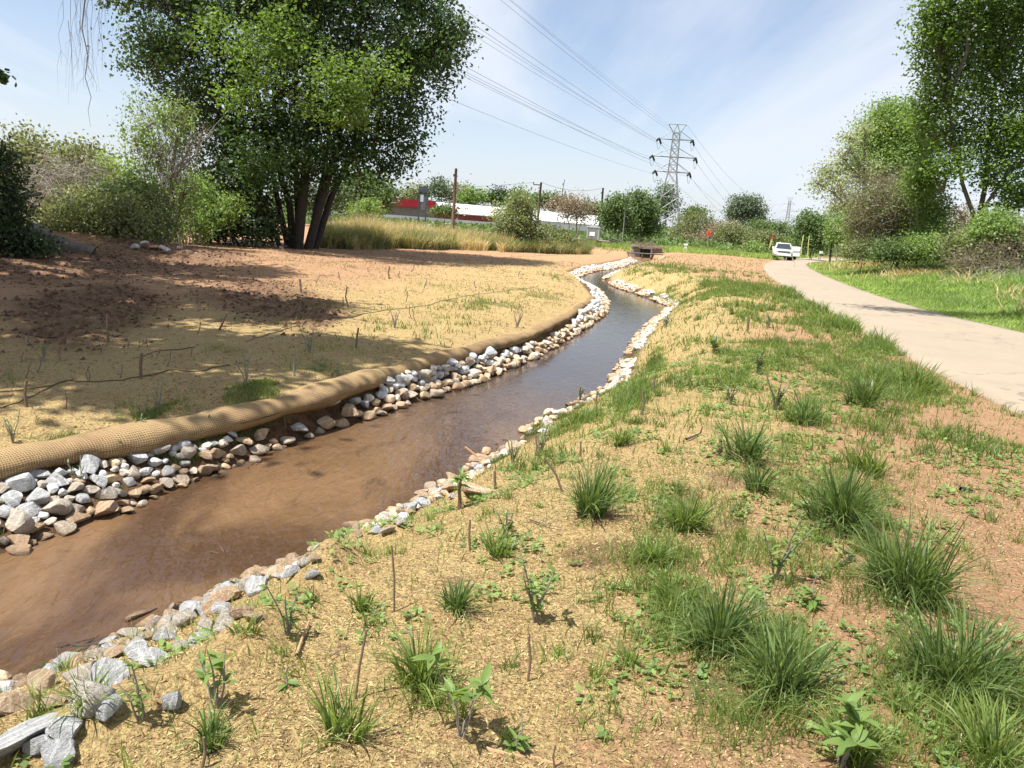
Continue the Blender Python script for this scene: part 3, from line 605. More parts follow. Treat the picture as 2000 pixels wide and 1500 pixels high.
for i, (x, y, s_, d_, sd) in enumerate(acc):
    u = rng.random(); c_ = colour(d_, sd, u); z = Zr[i]
    if i in singles:
        me = put_rock((x, y, z), s_*1.12, c_, rocklabel(sd, c_, x, y, s_), GLs if sd == 0 else GR, rng.uniform(.7, 1.05), .30)
    else:
        v, f_ = lo[c_][rng.integers(5)]; a = rng.uniform(0, 6.28); q = np.array(Matrix.Rotation(a, 3, 'Z')@Matrix.Rotation(rng.uniform(-.5, .5), 3, 'X'))
        mass.setdefault((c_), MB()).add((v*s_*1.15)@q.T+np.array([x, y, z+s_*.28]), None, f_)
for c_, mb in mass.items():
    o = mb.build('small_stones', M[c_], kind='stuff', label={'grey': 'mass of small grey stones along both stream edges', 'cream': 'mass of small pale stones along both stream edges and the far shallows', 'tan': 'mass of small tan stones along both water edges'}[c_])
    o.data.set_sharp_from_angle(angle=R(25)); o.data.polygons.foreach_set('use_smooth', np.ones(len(o.data.polygons), bool))
# second layer on the left line: stones resting on stones
# ------------------------------------------------------------------ grass blades
def blades(mb, P, h, wd, bend, seg=3, tone=None, lean=None):
    n = len(P); az = rng.uniform(0, 2*math.pi, n); d = np.c_[np.cos(az), np.sin(az), np.zeros(n)]
    if lean is not None: d = d+lean; d /= np.linalg.norm(d, axis=1, keepdims=True)+1e-9
    fa = rng.uniform(0, 2*math.pi, n); sd = np.c_[np.cos(fa), np.sin(fa), np.zeros(n)]*np.asarray(wd).reshape(-1, 1)*.5
    h = np.asarray(h).reshape(-1, 1); bend = np.asarray(bend).reshape(-1, 1); vs_ = []
    for i in range(seg):
        t_ = i/seg; c_ = P+d*h*(bend*t_**1.8+.12*t_)+np.array([0, 0, 1.])*h*(t_-.45*bend*t_**2.4); w_ = (1-.55*t_)
        vs_ += [c_-sd*w_, c_+sd*w_]
    t_ = 1.0; vs_.append(P+d*h*(bend+.12)+np.array([0, 0, 1.])*h*(1-.45*bend)); V = np.stack(vs_, 1); K = 2*seg+1
    b0 = (np.arange(n)*K)[:, None]; q = np.concatenate([b0+np.array([[2*i, 2*i+1, 2*i+3, 2*i+2]]) for i in range(seg-1)], 0) if seg > 1 else None
    tr_ = b0+np.array([[2*seg-2, 2*seg-1, 2*seg]]); tn = rng.random(n) if tone is None else np.clip(tone, 0, 1.3)
    mb.add(V, q, tr_, np.repeat(tn, K))
def on(x, y): return np.c_[x, y, hgt(x, y)]
def sample_area(n, ymin, ymax, xlo, xhi, p=1.0):
    y = ymin+(ymax-ymin)*rng.random(n)**p; return rng.uniform(0, 1, n)*(np.interp(y, *xhi)-np.interp(y, *xlo))+np.interp(y, *xlo), y
gb = MB()
# near and middle plateau on the right bank
for (n, y0, y1, hm, wm_, seg) in [(150000, 1.6, 6, .085, .0050, 3), (150000, 6, 14, .12, .0085, 2), (120000, 14, 36, .16, .018, 2), (70000, 36, 92, .18, .042, 1)]:
    x, y = sample_area(n, y0, y1, ([0, 4, 12, 30, 92], [-2.8, -2.6, .6, 4.5, 10]), ([0, 6, 12, 30, 92], [3.4, 6, 7, 12, 31]))
    dl, dr, isL, isR = fields(x, y); d = gdens(x, y); cl_ = fbm(x, y, .22 if y0 < 14 else .7, 2, 66)
    keep = isR & (x < xat(RL, y)+.03) & (rng.random(n) < np.clip(d*sstep(.34 if y0 < 6 else .42, .58 if y0 < 6 else .66, cl_)*1.25+.05, 0, 1))
    x, y, d, cl_ = x[keep], y[keep], d[keep], cl_[keep]; P = on(x, y)
    hh = hm*(.5+rng.random(len(x))**2*1.5)*(.6+.8*d); blades(gb, P, hh, wm_*(.6+.8*rng.random(len(x))), rng.uniform(.1, .8, len(x)), seg, fbm(x, y, .5, 2, 91)*.9+rng.random(len(x))*.35-.15)
# small separate tufts
for (n, y0, y1, hm, wm_) in [(520, 1.8, 7, .15, .0055), (800, 7, 18, .20, .009), (500, 18, 45, .25, .02)]:
    x, y = sample_area(n*3, y0, y1, ([0, 4, 12, 30, 92], [-2.4, -2.2, 1.0, 4.9, 10]), ([0, 6, 12, 30, 92], [3.4, 6, 7, 12, 31])); dl, dr, isL, isR = fields(x, y); keep = isR & (dr > .7) & (x < xat(RL, y)-.1) & (rng.random(len(x)) < .07+.55*gdens(x, y)); x, y = x[keep], y[keep]
    nb_ = rng.integers(8, 34, len(x)); k_ = np.repeat(np.arange(len(x)), nb_); rr_ = rng.uniform(.3, 1.2, len(x))[k_]; xx_ = x[k_]+rng.normal(0, .018, len(k_))*(1+y[k_]*.06); yy_ = y[k_]+rng.normal(0, .018, len(k_))*(1+y[k_]*.06)
    blades(gb, on(xx_, yy_), hm*rr_*(.3+.8*rng.random(len(k_))), wm_*(.6+.8*rng.random(len(k_))), rng.uniform(.1, 1.0, len(k_)), 3, rng.random(len(x))[k_]*.7+rng.random(len(k_))*.5)
# left field
for (n, y0, y1, hm, wm_, seg) in [(50000, 4, 14, .09, .008, 2), (70000, 14, 32, .12, .017, 2), (40000, 32, 80, .15, .04, 1)]:
    x, y = sample_area(n, y0, y1, ([0, 5, 14, 30, 80], [-7, -9, -14, -22, -22]), ([0, 5, 14, 30, 80], [-5, -4, -1.2, 3, 9]))
    d = gdens(x, y); cl_ = fbm(x, y, .55, 3, 66); keep = (x < xat(RCx, y)-.1) & (rng.random(n) < np.clip(d*sstep(.40, .66, cl_)*1.3+.014, 0, 1))
    x, y, d = x[keep], y[keep], d[keep]; blades(gb, on(x, y), hm*(.5+rng.random(len(x))**2*1.4)*(.6+.7*d), wm_*(.6+.8*rng.random(len(x))), rng.uniform(.1, .7, len(x)), seg, fbm(x, y, .8, 2, 91)*.7+rng.random(len(x))*.4)
# little green fringe between stones
y = 3+rng.random(26000)*11; x = np.interp(y, RW[:, 1], RW[:, 0])+rng.uniform(-.05, .5, len(y)); dl, dr, isL, isR = fields(x, y); keep = isR & (fbm(x, y, .35, 2, 12) > .56)
blades(gb, on(x[keep], y[keep]), .09*(.4+rng.random(keep.sum())), .006, .4, 2, rng.random(keep.sum())*.5)
y = 4.4+rng.random(26000)*6; x = np.interp(y, LW[:, 1], LW[:, 0])-rng.uniform(.0, 1.1, len(y)); dl, dr, isL, isR = fields(x, y); keep = isL & (dl > .15) & (fbm(x, y, .4, 2, 14) > .55)
blades(gb, on(x[keep], y[keep]), .07*(.4+rng.random(keep.sum())), .006, .4, 2, rng.random(keep.sum())*.4+.2)
gb.build('grass', M['blade'], kind='stuff', label='thin young grass sprouting in patches over both banks')
# verge right of the path: dense bright grass
vb = MB()
for (n, y0, y1, hm, wm_) in [(60000, 14, 32, .16, .022), (60000, 32, 60, .2, .045), (40000, 60, 130, .25, .10)]:
    x, y = sample_area(n, y0, y1, ([0, 14, 22, 31, 56, 80, 130], [12, 12.5, 12.4, 14, 21, 29, 54]), ([0, 14, 30, 60, 130], [22, 22, 30, 48, 90]), 1.0)
    keep = x > xat(RRs, y)-.08; x, y = x[keep], y[keep]; e_ = pdist(x, y, RRs[::2]); hh = hm*(.5+rng.random(len(x))*.9)*(.45+.9*sstep(.2, 3, e_)+.8*sstep(3, 8, e_))
    blades(vb, on(x, y), hh, wm_*(.6+.8*rng.random(len(x))), rng.uniform(.1, .8, len(x)), 2, fbm(x, y, 1.3, 3, 91)*1.3-.3+rng.random(len(x))*.3+.35*(1-sstep(0, 2.5, e_)))
# far green berm in front of the pylon and along the culvert
n = 42000; y = 86+rng.random(n)*60; x = rng.uniform(-10, 34, n)*(y/90); keep = (x < xat(RL, y)-.5) & (inblob(x, y, blobw(1400, 505, 130, 9, 0)) < .4); x, y = x[keep], y[keep]
blades(vb, on(x, y), .55*(.4+rng.random(len(x))), .11, rng.uniform(.1, .7, len(x)), 1, fbm(x, y, 3, 3, 91)*1.1-.2+rng.random(len(x))*.3)
vb.build('verge_grass', M['verge'], kind='stuff', label='bright dense grass on the verge right of the path and on the far berm')

# mulch fibres and straw bits on the ground near the camera
mu = MB(); n = 90000; x, y = sample_area(n, 1.7, 6.5, ([0, 3, 6.5], [-2.6, -2.6, -1.2]), ([0, 3, 6.5], [2.2, 3.0, 4.8]), 1.3); dl, dr, isL, isR = fields(x, y)
fo_ = np.ones(n, bool)
for pl, hh, ww in FOLDS: fo_ &= pdist(x, y, pl) > ww*1.15
keep = fo_ & isR & (dr > .35) & (x < xat(RL, y)) & (rng.random(n) < .35+.65*sstep(.3, .6, fbm(x, y, .4, 3, 21))); P = on(x[keep], y[keep]); n = len(P)
az = rng.uniform(0, 6.28, n); L_ = (.003+.013*rng.random(n)**2)*(1+.08*P[:, 1]); d = np.c_[np.cos(az), np.sin(az), rng.uniform(-.35, .5, n)]*L_[:, None]; s_ = np.c_[-np.sin(az), np.cos(az), rng.uniform(-.4, .4, n)]*(.0016*(1+.12*P[:, 1]))[:, None]
P = P+np.array([0, 0, .004]); V = np.stack([P-s_, P+s_, P+d+s_, P+d-s_], 1); mu.add(V, np.arange(n*4).reshape(n, 4), None, np.repeat(np.where(rng.random(n) < .35, 0, rng.random(n)), 4))
mu.build('mulch_fibres', M['mulch'], kind='stuff', label='yellow wood fibre mulch flecks scattered over the near right bank')
cb = MB(); n = 5200; x, y = sample_area(n, 1.7, 12, ([0, 3, 12], [-2.6, -2.6, .8]), ([0, 3, 12], [2.8, 3.4, 7]), 1.3); dl, dr, isL, isR = fields(x, y); keep = isR & (dr > .6)
P = on(x[keep], y[keep]); n = len(P); tet = np.array([(1, 0, 0), (-.5, .87, 0), (-.5, -.87, 0), (.2, .1, .75), (.3, .3, -1)]); s_ = rng.uniform(.002, .009, n)[:, None, None]*(1+rng.random((n, 5, 1)))
V = P[:, None]+tet[None]*s_+rng.normal(0, .002, (n, 5, 3)); b0 = (np.arange(n)*5)[:, None]; cb.add(V, None, np.concatenate([b0+np.array([t_]) for t_ in [(0, 1, 3), (1, 2, 3), (2, 0, 3), (1, 0, 4), (2, 1, 4), (0, 2, 4)]]))
cb.build('soil_crumbs', plain('clay_crumb', (.36, .20, .11), .95, 0, .4, 9), kind='stuff', label='small crumbs of orange clay on the near right bank')
cb = MB(); n = 30000; y = 5+rng.random(n)**1.2*50; x = xat(RCx, y)-.25-rng.random(n)**1.1*np.interp(y, [5, 12, 55], [2.5, 9, 20]); keep = rng.random(n) < .25+.75*sstep(.4, .65, fbm(x, y, 1.3, 3, 21)); P = on(x[keep], y[keep]); n = len(P)
s_ = ((rng.random(n)**2*.02+.005)*(1+P[:, 1]*.03))[:, None, None]*(.7+.6*rng.random((n, 5, 1))); V = P[:, None]+tet[None]*s_+rng.normal(0, .003, (n, 5, 3)); b0 = (np.arange(n)*5)[:, None]
cb.add(V, None, np.concatenate([b0+np.array([t_]) for t_ in [(0, 1, 3), (1, 2, 3), (2, 0, 3), (1, 0, 4), (2, 1, 4), (0, 2, 4)]])); cb.build('soil_crumbs', plain('field_crumb', (.30, .18, .10), .95, 0, .5, 5), kind='stuff', label='crumbs of tan clay over the left field')
# dark clods in the shaded dirt
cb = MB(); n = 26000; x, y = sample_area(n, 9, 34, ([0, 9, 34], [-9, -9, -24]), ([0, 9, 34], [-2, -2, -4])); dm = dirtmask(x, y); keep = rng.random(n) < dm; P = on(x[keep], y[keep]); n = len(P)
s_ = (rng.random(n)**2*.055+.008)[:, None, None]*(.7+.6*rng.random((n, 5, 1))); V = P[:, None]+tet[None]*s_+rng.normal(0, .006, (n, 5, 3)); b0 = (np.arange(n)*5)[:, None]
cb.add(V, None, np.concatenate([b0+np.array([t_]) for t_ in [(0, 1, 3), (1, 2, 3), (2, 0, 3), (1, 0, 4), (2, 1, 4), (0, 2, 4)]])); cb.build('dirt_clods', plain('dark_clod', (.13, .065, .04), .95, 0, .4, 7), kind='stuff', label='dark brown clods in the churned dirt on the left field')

# ------------------------------------------------------------------ tufts
TU = [ # px,py(base), height px, width px, blades, dark?, label
 (1152,1008,110,60,230,1,'upright dark green grass clump standing alone left of the middle slope'),
 (1455,905,100,70,230,1,'very dark upright grass clump near the middle of the slope'),
 (1345,1035,75,100,200,0,'round fresh green grass clump below the dark upright clump'),
 (1635,1020,115,120,300,1,'large spreading dark grass clump right of centre'),
 (1765,1165,150,130,340,1,'largest grass clump with arching blades at the right'),
 (1865,1345,140,190,340,1,'wide sprawling grass clump at the lower right'),
 (1400,1270,130,100,240,1,'broad dark grass clump left of the orange clay gap at lower centre right'),
 (1540,1370,140,110,260,1,'tall grass clump with drooping seed leaves at lower centre right'),
 (820,1330,120,90,170,0,'loose tall grass clump beside the big leaf sapling'),
 (890,1200,75,60,120,1,'small dark grass clump between two live stakes'),
 (965,1085,65,70,120,0,'pale thin grass clump left of the small leafy shrub'),
 (410,1450,75,90,150,1,'dark grass clump at the foot of the five leaf sapling at lower left'),
 (170,1385,70,70,90,0,'thin grass clump growing among the lowest white stones'),
 (1270,1100,60,60,90,0,'low grass clump on the blackened soil patch'),
 (660,1440,110,120,60,0,'sparse long grass clump bending over the yellow matting at lower left centre'),
 (1580,830,60,110,230,1,'dark green grass patch clump high on the slope'),
 (1790,770,60,90,220,0,'bright upright grass clump near the path edge'),
 (1690,790,70,80,160,1,'tall dark grass clump left of the bright one near the path'),
 (1500,1360,100,80,110,0,'short green clump at the foot of the tall drooping one'),
 (1940,1500,110,130,240,0,'bright grass clump cut by the lower right corner'),
 (1330,1180,60,110,160,0,'low bright grass clump right of the leafy shrub'),
 (1520,1290,90,90,150,0,'loose grass clump between the two broad lower clumps'),
 (1210,870,45,40,70,0,'tiny upright grass clump high on the slope above the dark clump'),
 (695,1195,60,60,60,0,'thin grass clump on the yellow matting left of centre'),
 (1660,1480,90,90,140,0,'grass clump behind the broad leaf seedling at the bottom edge'),
 (1480,960,60,50,90,1,'narrow dark grass clump under the very dark upright clump'),
 (480,1235,45,60,50,0,'sprig of grass growing over the right bank boulders'),
 (1230,1300,60,60,70,0,'pale green grass clump right of the straight bare stake'),
 (1700,925,70,100,150,0,'grass clump just above the large spreading dark clump')]
TH_ = MB()
for px, py, hp, wp_, nb_, dk, lb in TU:
    p = ground(px, py); D = np.linalg.norm(p-np.array([0, 0, EYE])); h_ = hp/F*D*1.12; w_ = wp_/F*D
    mb = MB()
    for q in range(rng.integers(4, 8)):
        n = int(nb_*rng.uniform(.10, .40)); ca_ = rng.uniform(0, 6.28); cr2 = rng.random()**.6*w_*.34*(q > 0); sc_ = rng.uniform(.5, 1.05) if q else 1.0
        a = rng.uniform(0, 6.28, n); r_ = rng.random(n)**.7*w_*.15; x = p[0]+math.cos(ca_)*cr2+np.cos(a)*r_; y = p[1]+math.sin(ca_)*cr2+np.sin(a)*r_; out_ = np.c_[np.cos(a), np.sin(a), np.zeros(n)]*.9+np.array([math.cos(ca_), math.sin(ca_), 0])*.8*(q > 0)
        bd = rng.uniform(.05, .5, n)+(rng.random(n) < .35)*rng.uniform(.3, 1.0, n); blades(mb, on(x, y), h_*sc_*(.25+.85*rng.random(n)**.8), (.0050+.0016*D*.5)*(.5+1.1*rng.random(n)), bd, 5, np.clip(rng.random(n)**1.3*(1 if dk else 1.25)+(rng.random(n) < .12)*.6, 0, 1.3), out_)
    n = 40; a = rng.uniform(0, 6.28, n); r_ = rng.random(n)**.6*w_*.4; blades(TH_, on(p[0]+np.cos(a)*r_, p[1]+np.sin(a)*r_), h_*.35*(.3+rng.random(n)), .005, rng.uniform(.7, 1.6, n), 3, rng.random(n))
    mb.build('grass_clump', M['blade_dark' if dk else 'blade'], loc=p, label=lb, cat='grass clump', group='grass clumps on the right bank slope')

TH_.build('dead_grass', M['straw'], kind='stuff', label='dead straw blades lying round the feet of the grass clumps')
# ------------------------------------------------------------------ leaves and saplings
def leafmesh(name, m_, ln=1., wd=.32, fold=.12, droop=.18):
    ts = [0, .18, .42, .7, 1]; ws = [.02, .75, 1, .66, 0]; V = []; 
    for t_, w_ in zip(ts, ws):
        z = -droop*t_*t_; V += [(-wd*.5*w_, t_, z+fold*w_*.5), (0, t_, z-.0), (wd*.5*w_, t_, z+fold*w_*.5)]
    V = np.array(V)*ln; q = []
    for i in range(4): b0 = 3*i; q += [(b0, b0+1, b0+4, b0+3), (b0+1, b0+2, b0+5, b0+4)]
    return V, np.array(q)
LV, LQ = leafmesh('leaf', None)
LFM = []
for i, (wd, fo, dr_) in enumerate([(.34, .12, .2), (.42, .1, .35), (.28, .16, .1), (.38, .12, .5)]):
    v, q = leafmesh('l', None, 1, wd, fo, dr_); mb = MB(); mb.add(v, q, None, rng.uniform(.55, 1)); o = mb.build('leaf', M['sapl'], smooth=True); LFM.append(o.data); bpy.data.objects.remove(o)
def frame(d, roll_=0):
    y = np.array(d)/np.linalg.norm(d); x = np.cross(y, [0, 0, 1.]); x /= np.linalg.norm(x)+1e-9; z = np.cross(x, y)
    return np.stack([x*math.cos(roll_)+z*math.sin(roll_), y, -x*math.sin(roll_)+z*math.cos(roll_)], 1)
def sapling(px, py, hp, leaf_px, nlv, lb, style='whorl', single=False, stem_px=4, woody=False, cat='sapling', name='sapling'):
    p = ground(px, py); D = np.linalg.norm(p-np.array([0, 0, EYE])); h_ = hp/F*D*1.15; ll = leaf_px/F*D*.88; t_ = thing(name, p, lb, cat)
    st = MB(); stems = []; ns = {'whorl': 1, 'bush': 5, 'palm': 4, 'rosette': 1}[style]
    for i in range(ns):
        a = rng.uniform(0, 6.28); sp_ = 0 if ns == 1 else rng.uniform(.15, .45)
        hh = h_*(1 if i == 0 else rng.uniform(.5, .9)); pts = [p+np.array([math.cos(a)*sp_*hh*k_**1.3, math.sin(a)*sp_*hh*k_**1.3, hh*k_])+rng.normal(0, .006, 3)*(k_ > 0) for k_ in (0, .3, .6, 1)]
        pts[0] = p-np.array([0, 0, .03]); rad = stem_px/F*D*.5; st.tube(pts, [rad, rad*.85, rad*.7, rad*.45], 5); stems.append(np.array(pts))
    st.build('stem', M['stake' if woody else 'gbark'], t_)
    L_ = []
    for i in range(int(nlv*1.7)):
        s_ = stems[i % ns]; k_ = {'whorl': 1-abs(rng.normal(0, .18)), 'bush': rng.uniform(.2, 1), 'palm': rng.uniform(.85, 1), 'rosette': rng.uniform(.0, .4)}[style]; k_ = min(max(k_, .1), 1)
        b0 = np.array([np.interp(k_, (0, .3, .6, 1), s_[:, j]) for j in range(3)]); a = i*2.4+rng.uniform(-.4, .4); el = rng.uniform(.1, .9) if style != 'rosette' else rng.uniform(.1, .6)
        L_.append((b0, np.array([math.cos(a)*math.cos(el), math.sin(a)*math.cos(el), math.sin(el)]), ll*rng.uniform(.65, 1.15), rng.uniform(-.4, .4)))
    if single:
        for i, (b0, d, s_, ro) in enumerate(L_):
            o = bpy.data.objects.new('leaf', LFM[i % 4]); COL.objects.link(o); o.parent = t_
            fm = Matrix(frame(d, ro).tolist()).to_4x4(); fm = fm@Matrix.Scale(s_, 4); fm.translation = Vector((b0-p).tolist()); o.matrix_local = fm
    else:
        mb = MB()
        for b0, d, s_, ro in L_: mb.add((LV*s_)@frame(d, ro).T+b0, LQ, None, rng.random())
        mb.build('foliage', M['sapl'], t_, smooth=True)
    return t_
sapling(425,1385,115,40,16,'five leaf sapling with broad glossy leaves on the yellow matting at lower left','bush',True)
sapling(900,1440,130,46,24,'sapling with long drooping compound leaves at the lower centre','palm',True)
sapling(1045,1215,115,26,34,'bushy leafy young shrub right of the narrow dark clump','bush',True)
sapling(560,1240,95,20,26,'slim leafy sapling growing from the matting beside the right bank boulders','bush',True)
sapling(275,1405,95,20,26,'bright narrow leaved sapling beside the upright angular stone','bush',True)
sapling(1640,1500,95,48,26,'broad leaf seedling clump at the bottom edge right of centre','palm',True)
sapling(897,995,58,24,20,'live stake with a bright green tuft of leaves on top at the water edge','whorl',True,9,True)
sapling(1010,1465,55,34,9,'small broad leaved weed at the bottom centre','rosette',True)
sapling(1515,1130,110,26,34,'tall pale leaved weed in the middle of the right slope','bush',True)
sapling(1585,1185,60,34,14,'low broad leaved weed right below the tall pale weed','rosette',True)
sapling(560,1340,35,30,7,'tiny two leaved seedling beside the orange clay lump','rosette',True)
for a in [(1055,885,55,13,26,'leafy sapling beside the big cream boulder'),(1000,905,45,11,24,'leafy sapling on the bank above the leaning peeled stick'),(1130,790,35,10,20,'leafy sapling near the last stones before the calm pool'),
          (1395,690,30,18,24,'dark broad leaved weed high on the slope above the calm pool'),(1405,890,30,18,12,'bright round leaved weed left of the very dark upright clump'),(1480,730,45,16,30,'leafy bush sprouting on the upper slope'),
          (1425,790,35,18,16,'pale round leaved weed on the upper slope'),(985,1050,55,15,30,'pale leafy shoot behind the thin grass clump'),(1300,640,25,9,18,'small sapling at the far bend on the right bank'),
          (1515,800,60,16,26,'leafy weed left of the dark green patch clump'),(1500,640,25,10,18,'small leafy weed at the top of the slope')]:
    sapling(a[0], a[1], a[2], a[3], a[4], a[5], 'bush')
for a in [(232,900,35,9,16,'thin green sapling in front of the coir roll behind the near left stones'),(155,945,40,9,14,'slim sapling between the roll and the near left stones'),(272,845,28,10,14,'green sprout growing out of the top of the coir roll'),(25,865,50,9,22,'small leafy sapling at the left edge above the roll'),
          (310,800,50,8,18,'thin sapling in the left field behind the roll with a bare stem'),(605,690,45,9,24,'pale leafy sapling in the shaded field near the middle seam'),(480,755,70,10,16,'tall live stake with tiny leaves in the shaded left field'),(660,740,28,10,12,'low grassy sprout just above the roll'),(85,705,30,10,14,'small bright sprout in the dark dirt at left'),
          (770,640,30,6,14,'thin sapling in the sunny part of the left field'),(1010,640,30,6,10,'thin sapling near the roll by the calm pool')]:
    sapling(a[0], a[1], a[2], a[3], a[4], a[5], 'bush', False, 2.5)
# clover-like ground weeds: one uncountable mass
wd_ = MB(); n = 9000; x, y = sample_area(n, 1.7, 14, ([0, 3, 14], [-1.5, -1.6, 1.6]), ([0, 3, 14], [2.9, 3.4, 7])); dl, dr, isL, isR = fields(x, y)
keep = isR & (dr > 1) & (x < xat(RL, y)) & (fbm(x, y, .45, 2, 61)+.35*gdens(x, y) > .61); P = on(x[keep], y[keep])
for c_ in P:
    for j in range(5):
        s_ = rng.uniform(.012, .042)*(1+.05*c_[1]); a = rng.uniform(0, 6.28); el = rng.uniform(.0, .6); d = np.array([math.cos(a)*math.cos(el), math.sin(a)*math.cos(el), math.sin(el)])
        f_ = frame(d); b0 = c_+d*.008+np.array([0, 0, rng.uniform(.0, .03)]); wd_.add([b0, b0+d*s_*.5-f_[:, 0]*s_*.33, b0+d*s_, b0+d*s_*.5+f_[:, 0]*s_*.33], [(0, 1, 2, 3)], None, rng.random())
wd_.build('ground_weeds', M['fresh'], kind='stuff', label='low round leaved weeds spreading between the grass clumps')

# ------------------------------------------------------------------ stakes, sticks, seams
def stake(px, py, tx, ty, wpx, lb, m_='stake', name='wooden_stake', cat='stake', group=None, bend=0.):
    p = ground(px, py); top = at(tx, ty, p[1]+.02*(py-ty)/F*p[1]*4); D = np.linalg.norm(p-np.array([0, 0, EYE])); r_ = wpx/F*D*.5; mb = MB()
    mid = (p+top)/2+np.array([bend*(top[2]-p[2]), 0, 0]); b0 = p-(top-p)*.1; pts = [b0, p, p*.6+mid*.4, mid, top*.55+mid*.45, top]; mb.tube(pts, np.array([1, 1, .95, .93, .9, .82])*r_, 7)
    return mb.build(name, M[m_], loc=p, smooth=False, label=lb, cat=cat, group=group)
g_ = 'thin live stakes planted on the banks'
for a in [(52,795,52,742,5,'dark straight stake at the left edge above the coir roll'),(127,670,127,622,4,'upright stake left in the dark dirt'),(212,668,210,612,4,'upright stake in the middle of the dark dirt'),(428,645,442,610,4,'short stake leaning right in the dark dirt'),
          (588,572,585,545,4,'thick short stake at the right end of the dirt patch'),(570,618,588,588,4,'black bent stake leaning right near the dirt patch'),(276,740,277,690,6,'stout live stake standing in the dappled shade behind the roll'),(575,735,577,690,4,'pale slim stake just above the roll'),
          (410,856,409,810,3,'thin stake standing against the front of the coir roll'),(557,832,555,795,3,'thin stake in front of the roll where the stone line thickens'),(488,840,490,826,5,'short cut branch stub lying on the stones'),
          (694,1365,716,1230,5,'tall crooked grey stake on the yellow matting at the lower centre'),(1031,1330,1032,1243,5,'straight bare stake near the bottom centre'),(770,1195,765,1065,4,'thin tall stake on the bank below the flat tan slab'),(918,1075,918,1015,5,'short brown stake right of the sprouting live stake'),
          (968,955,966,920,6,'thick dark stake on the bank above the flat tan slab'),(1045,895,1046,850,4,'dark stake between two leafy saplings'),(1098,960,1063,893,5,'long bent reddish stick stuck in the yellow slope'),(1212,865,1213,835,4,'short bare stake high on the yellow slope'),
          (1168,805,1167,765,4,'grey stake near the calm pool edge'),(1252,810,1254,765,6,'dark thick stake on the crest of the slope'),(1278,770,1279,735,5,'dark stake on the crest next to the green edge'),(1133,890,1134,862,4,'short stake with a leaf in the yellow slope'),
          (395,1500,398,1440,6,'broken stake at the bottom edge right of the dark clump'),(1460,650,1462,620,4,'thin stake at the upper slope near the path'),(695,680,700,640,4,'thin crooked stake at the middle seam'),(760,545,761,520,3,'thin stake in the far left field'),
          (680,600,678,560,3,'slim stake right of the dirt patch'),(1083,1500,1085,1455,4,'bare stake at the bottom edge in the centre')]:
    stake(*a[:6], 'stake' if 'pale' not in a[5] else 'gbark', group=g_, bend=rng.uniform(-.1, .1))
stake(940,900,908,873,7,'peeled pale stick leaning out of the stream with a broken end', 'lstake', 'leaning_stick', 'stick')
# tiny live stakes over the left field: alike
for i in range(46):
    while True:
        px, py = rng.uniform(20, 1120), rng.uniform(520, 800)
        if py > 500 and py < 845-.33*px and True or (px > 500 and py < 690-.2*(px-500)): break
    hp = np.interp(py, [500, 800], [14, 42])*rng.uniform(.5, 1); stake(px, py, px+rng.uniform(-5, 9), py-hp, 1.8, 'thin short bare live stake standing among many in the left field', 'twig', 'live_stake', 'stake', 'rows of thin live stakes in the left field', rng.uniform(-.2, .2))
# sticks lying about
def stick(pts, wpx, lb, m_='twig', name='fallen_stick', lift=.02, cat='stick', group=None, fork=0):
    P = np.array([ground(*q) for q in pts]); P[:, 2] += lift; D = np.linalg.norm(P.mean(0)); mb = MB(); r_ = wpx/F*D*.5; mb.tube(P, np.linspace(1, .5, len(P))*r_, 6)
    for _ in range(fork): i = rng.integers(1, len(P)); e_ = P[i]+np.array([rng.uniform(-.15, .15), rng.uniform(-.1, .1), rng.uniform(.0, .08)]); mb.tube([P[i], (P[i]+e_)/2, e_], [r_*.6, r_*.45, r_*.25], 4)
    return mb.build(name, M[m_], loc=P.mean(0), label=lb, cat=cat, group=group)
stick([(579,1288),(590,1255),(603,1222)], 8, 'straight reddish brown stick lying on the yellow matting', 'lstake')
stick([(950,1462),(1000,1475),(1050,1480),(1080,1490)], 9, 'pinkish stick half buried at the bottom edge', 'lstake', lift=.0)
stick([(1035,1020),(1055,1028),(1095,1036)], 4, 'thin dark twig lying in the orange clay gap at centre', fork=2)
stick([(645,1290),(660,1280),(684,1272)], 4, 'short dark twig right of the straight reddish stick', fork=1)
stick([(1640,1108),(1655,1100),(1670,1096)], 7, 'dark bit of bark left of the largest grass clump', 'dbark', fork=1)
stick([(1340,862),(1355,856),(1368,850)], 5, 'dark twig lying on the upper slope', 'dbark', fork=1)
stick([(1875,960),(1888,958),(1898,963)], 8, 'small black bark chip on the clay at right', 'dbark')
stick([(640,1046),(660,1049),(672,1052)], 6, 'dark stick at the water edge beside the rounded tan boulder', 'dbark'); stick([(645,1034),(655,1038),(668,1044)], 5, 'upper dark stick at the water edge beside the rounded tan boulder', 'dbark')
stick([(20,1290),(70,1277),(110,1270),(160,1262)], 7, 'dark branch half sunk in the brown water at lower left', 'dbark', lift=.1, fork=4)
stick([(120,1292),(140,1286),(165,1290),(180,1280)], 5, 'dark snagged twigs beside the tan stones in the water', 'dbark', lift=.1, fork=6)
stick([(408,1040),(440,1033),(470,1020)], 5, 'dark twig under the water surface in mid stream', 'dbark', lift=.075)
stick([(915,778),(940,785),(965,795)], 3, 'dark stick lying in the riffle', 'dbark', lift=.08); stick([(1000,782),(1022,783),(1050,786)], 3, 'snag of twigs on the riffle crest', 'dbark', lift=.1, fork=5)
stick([(468,922),(482,919),(496,925)], 6, 'black soaked root end at the water edge of the near left stones', 'dbark', lift=.03, fork=4)
stick([(420,1128),(440,1118),(462,1122)], 2, 'bundle of dry twigs lying on the rounded tan boulder', 'gbark', lift=.16, fork=6)
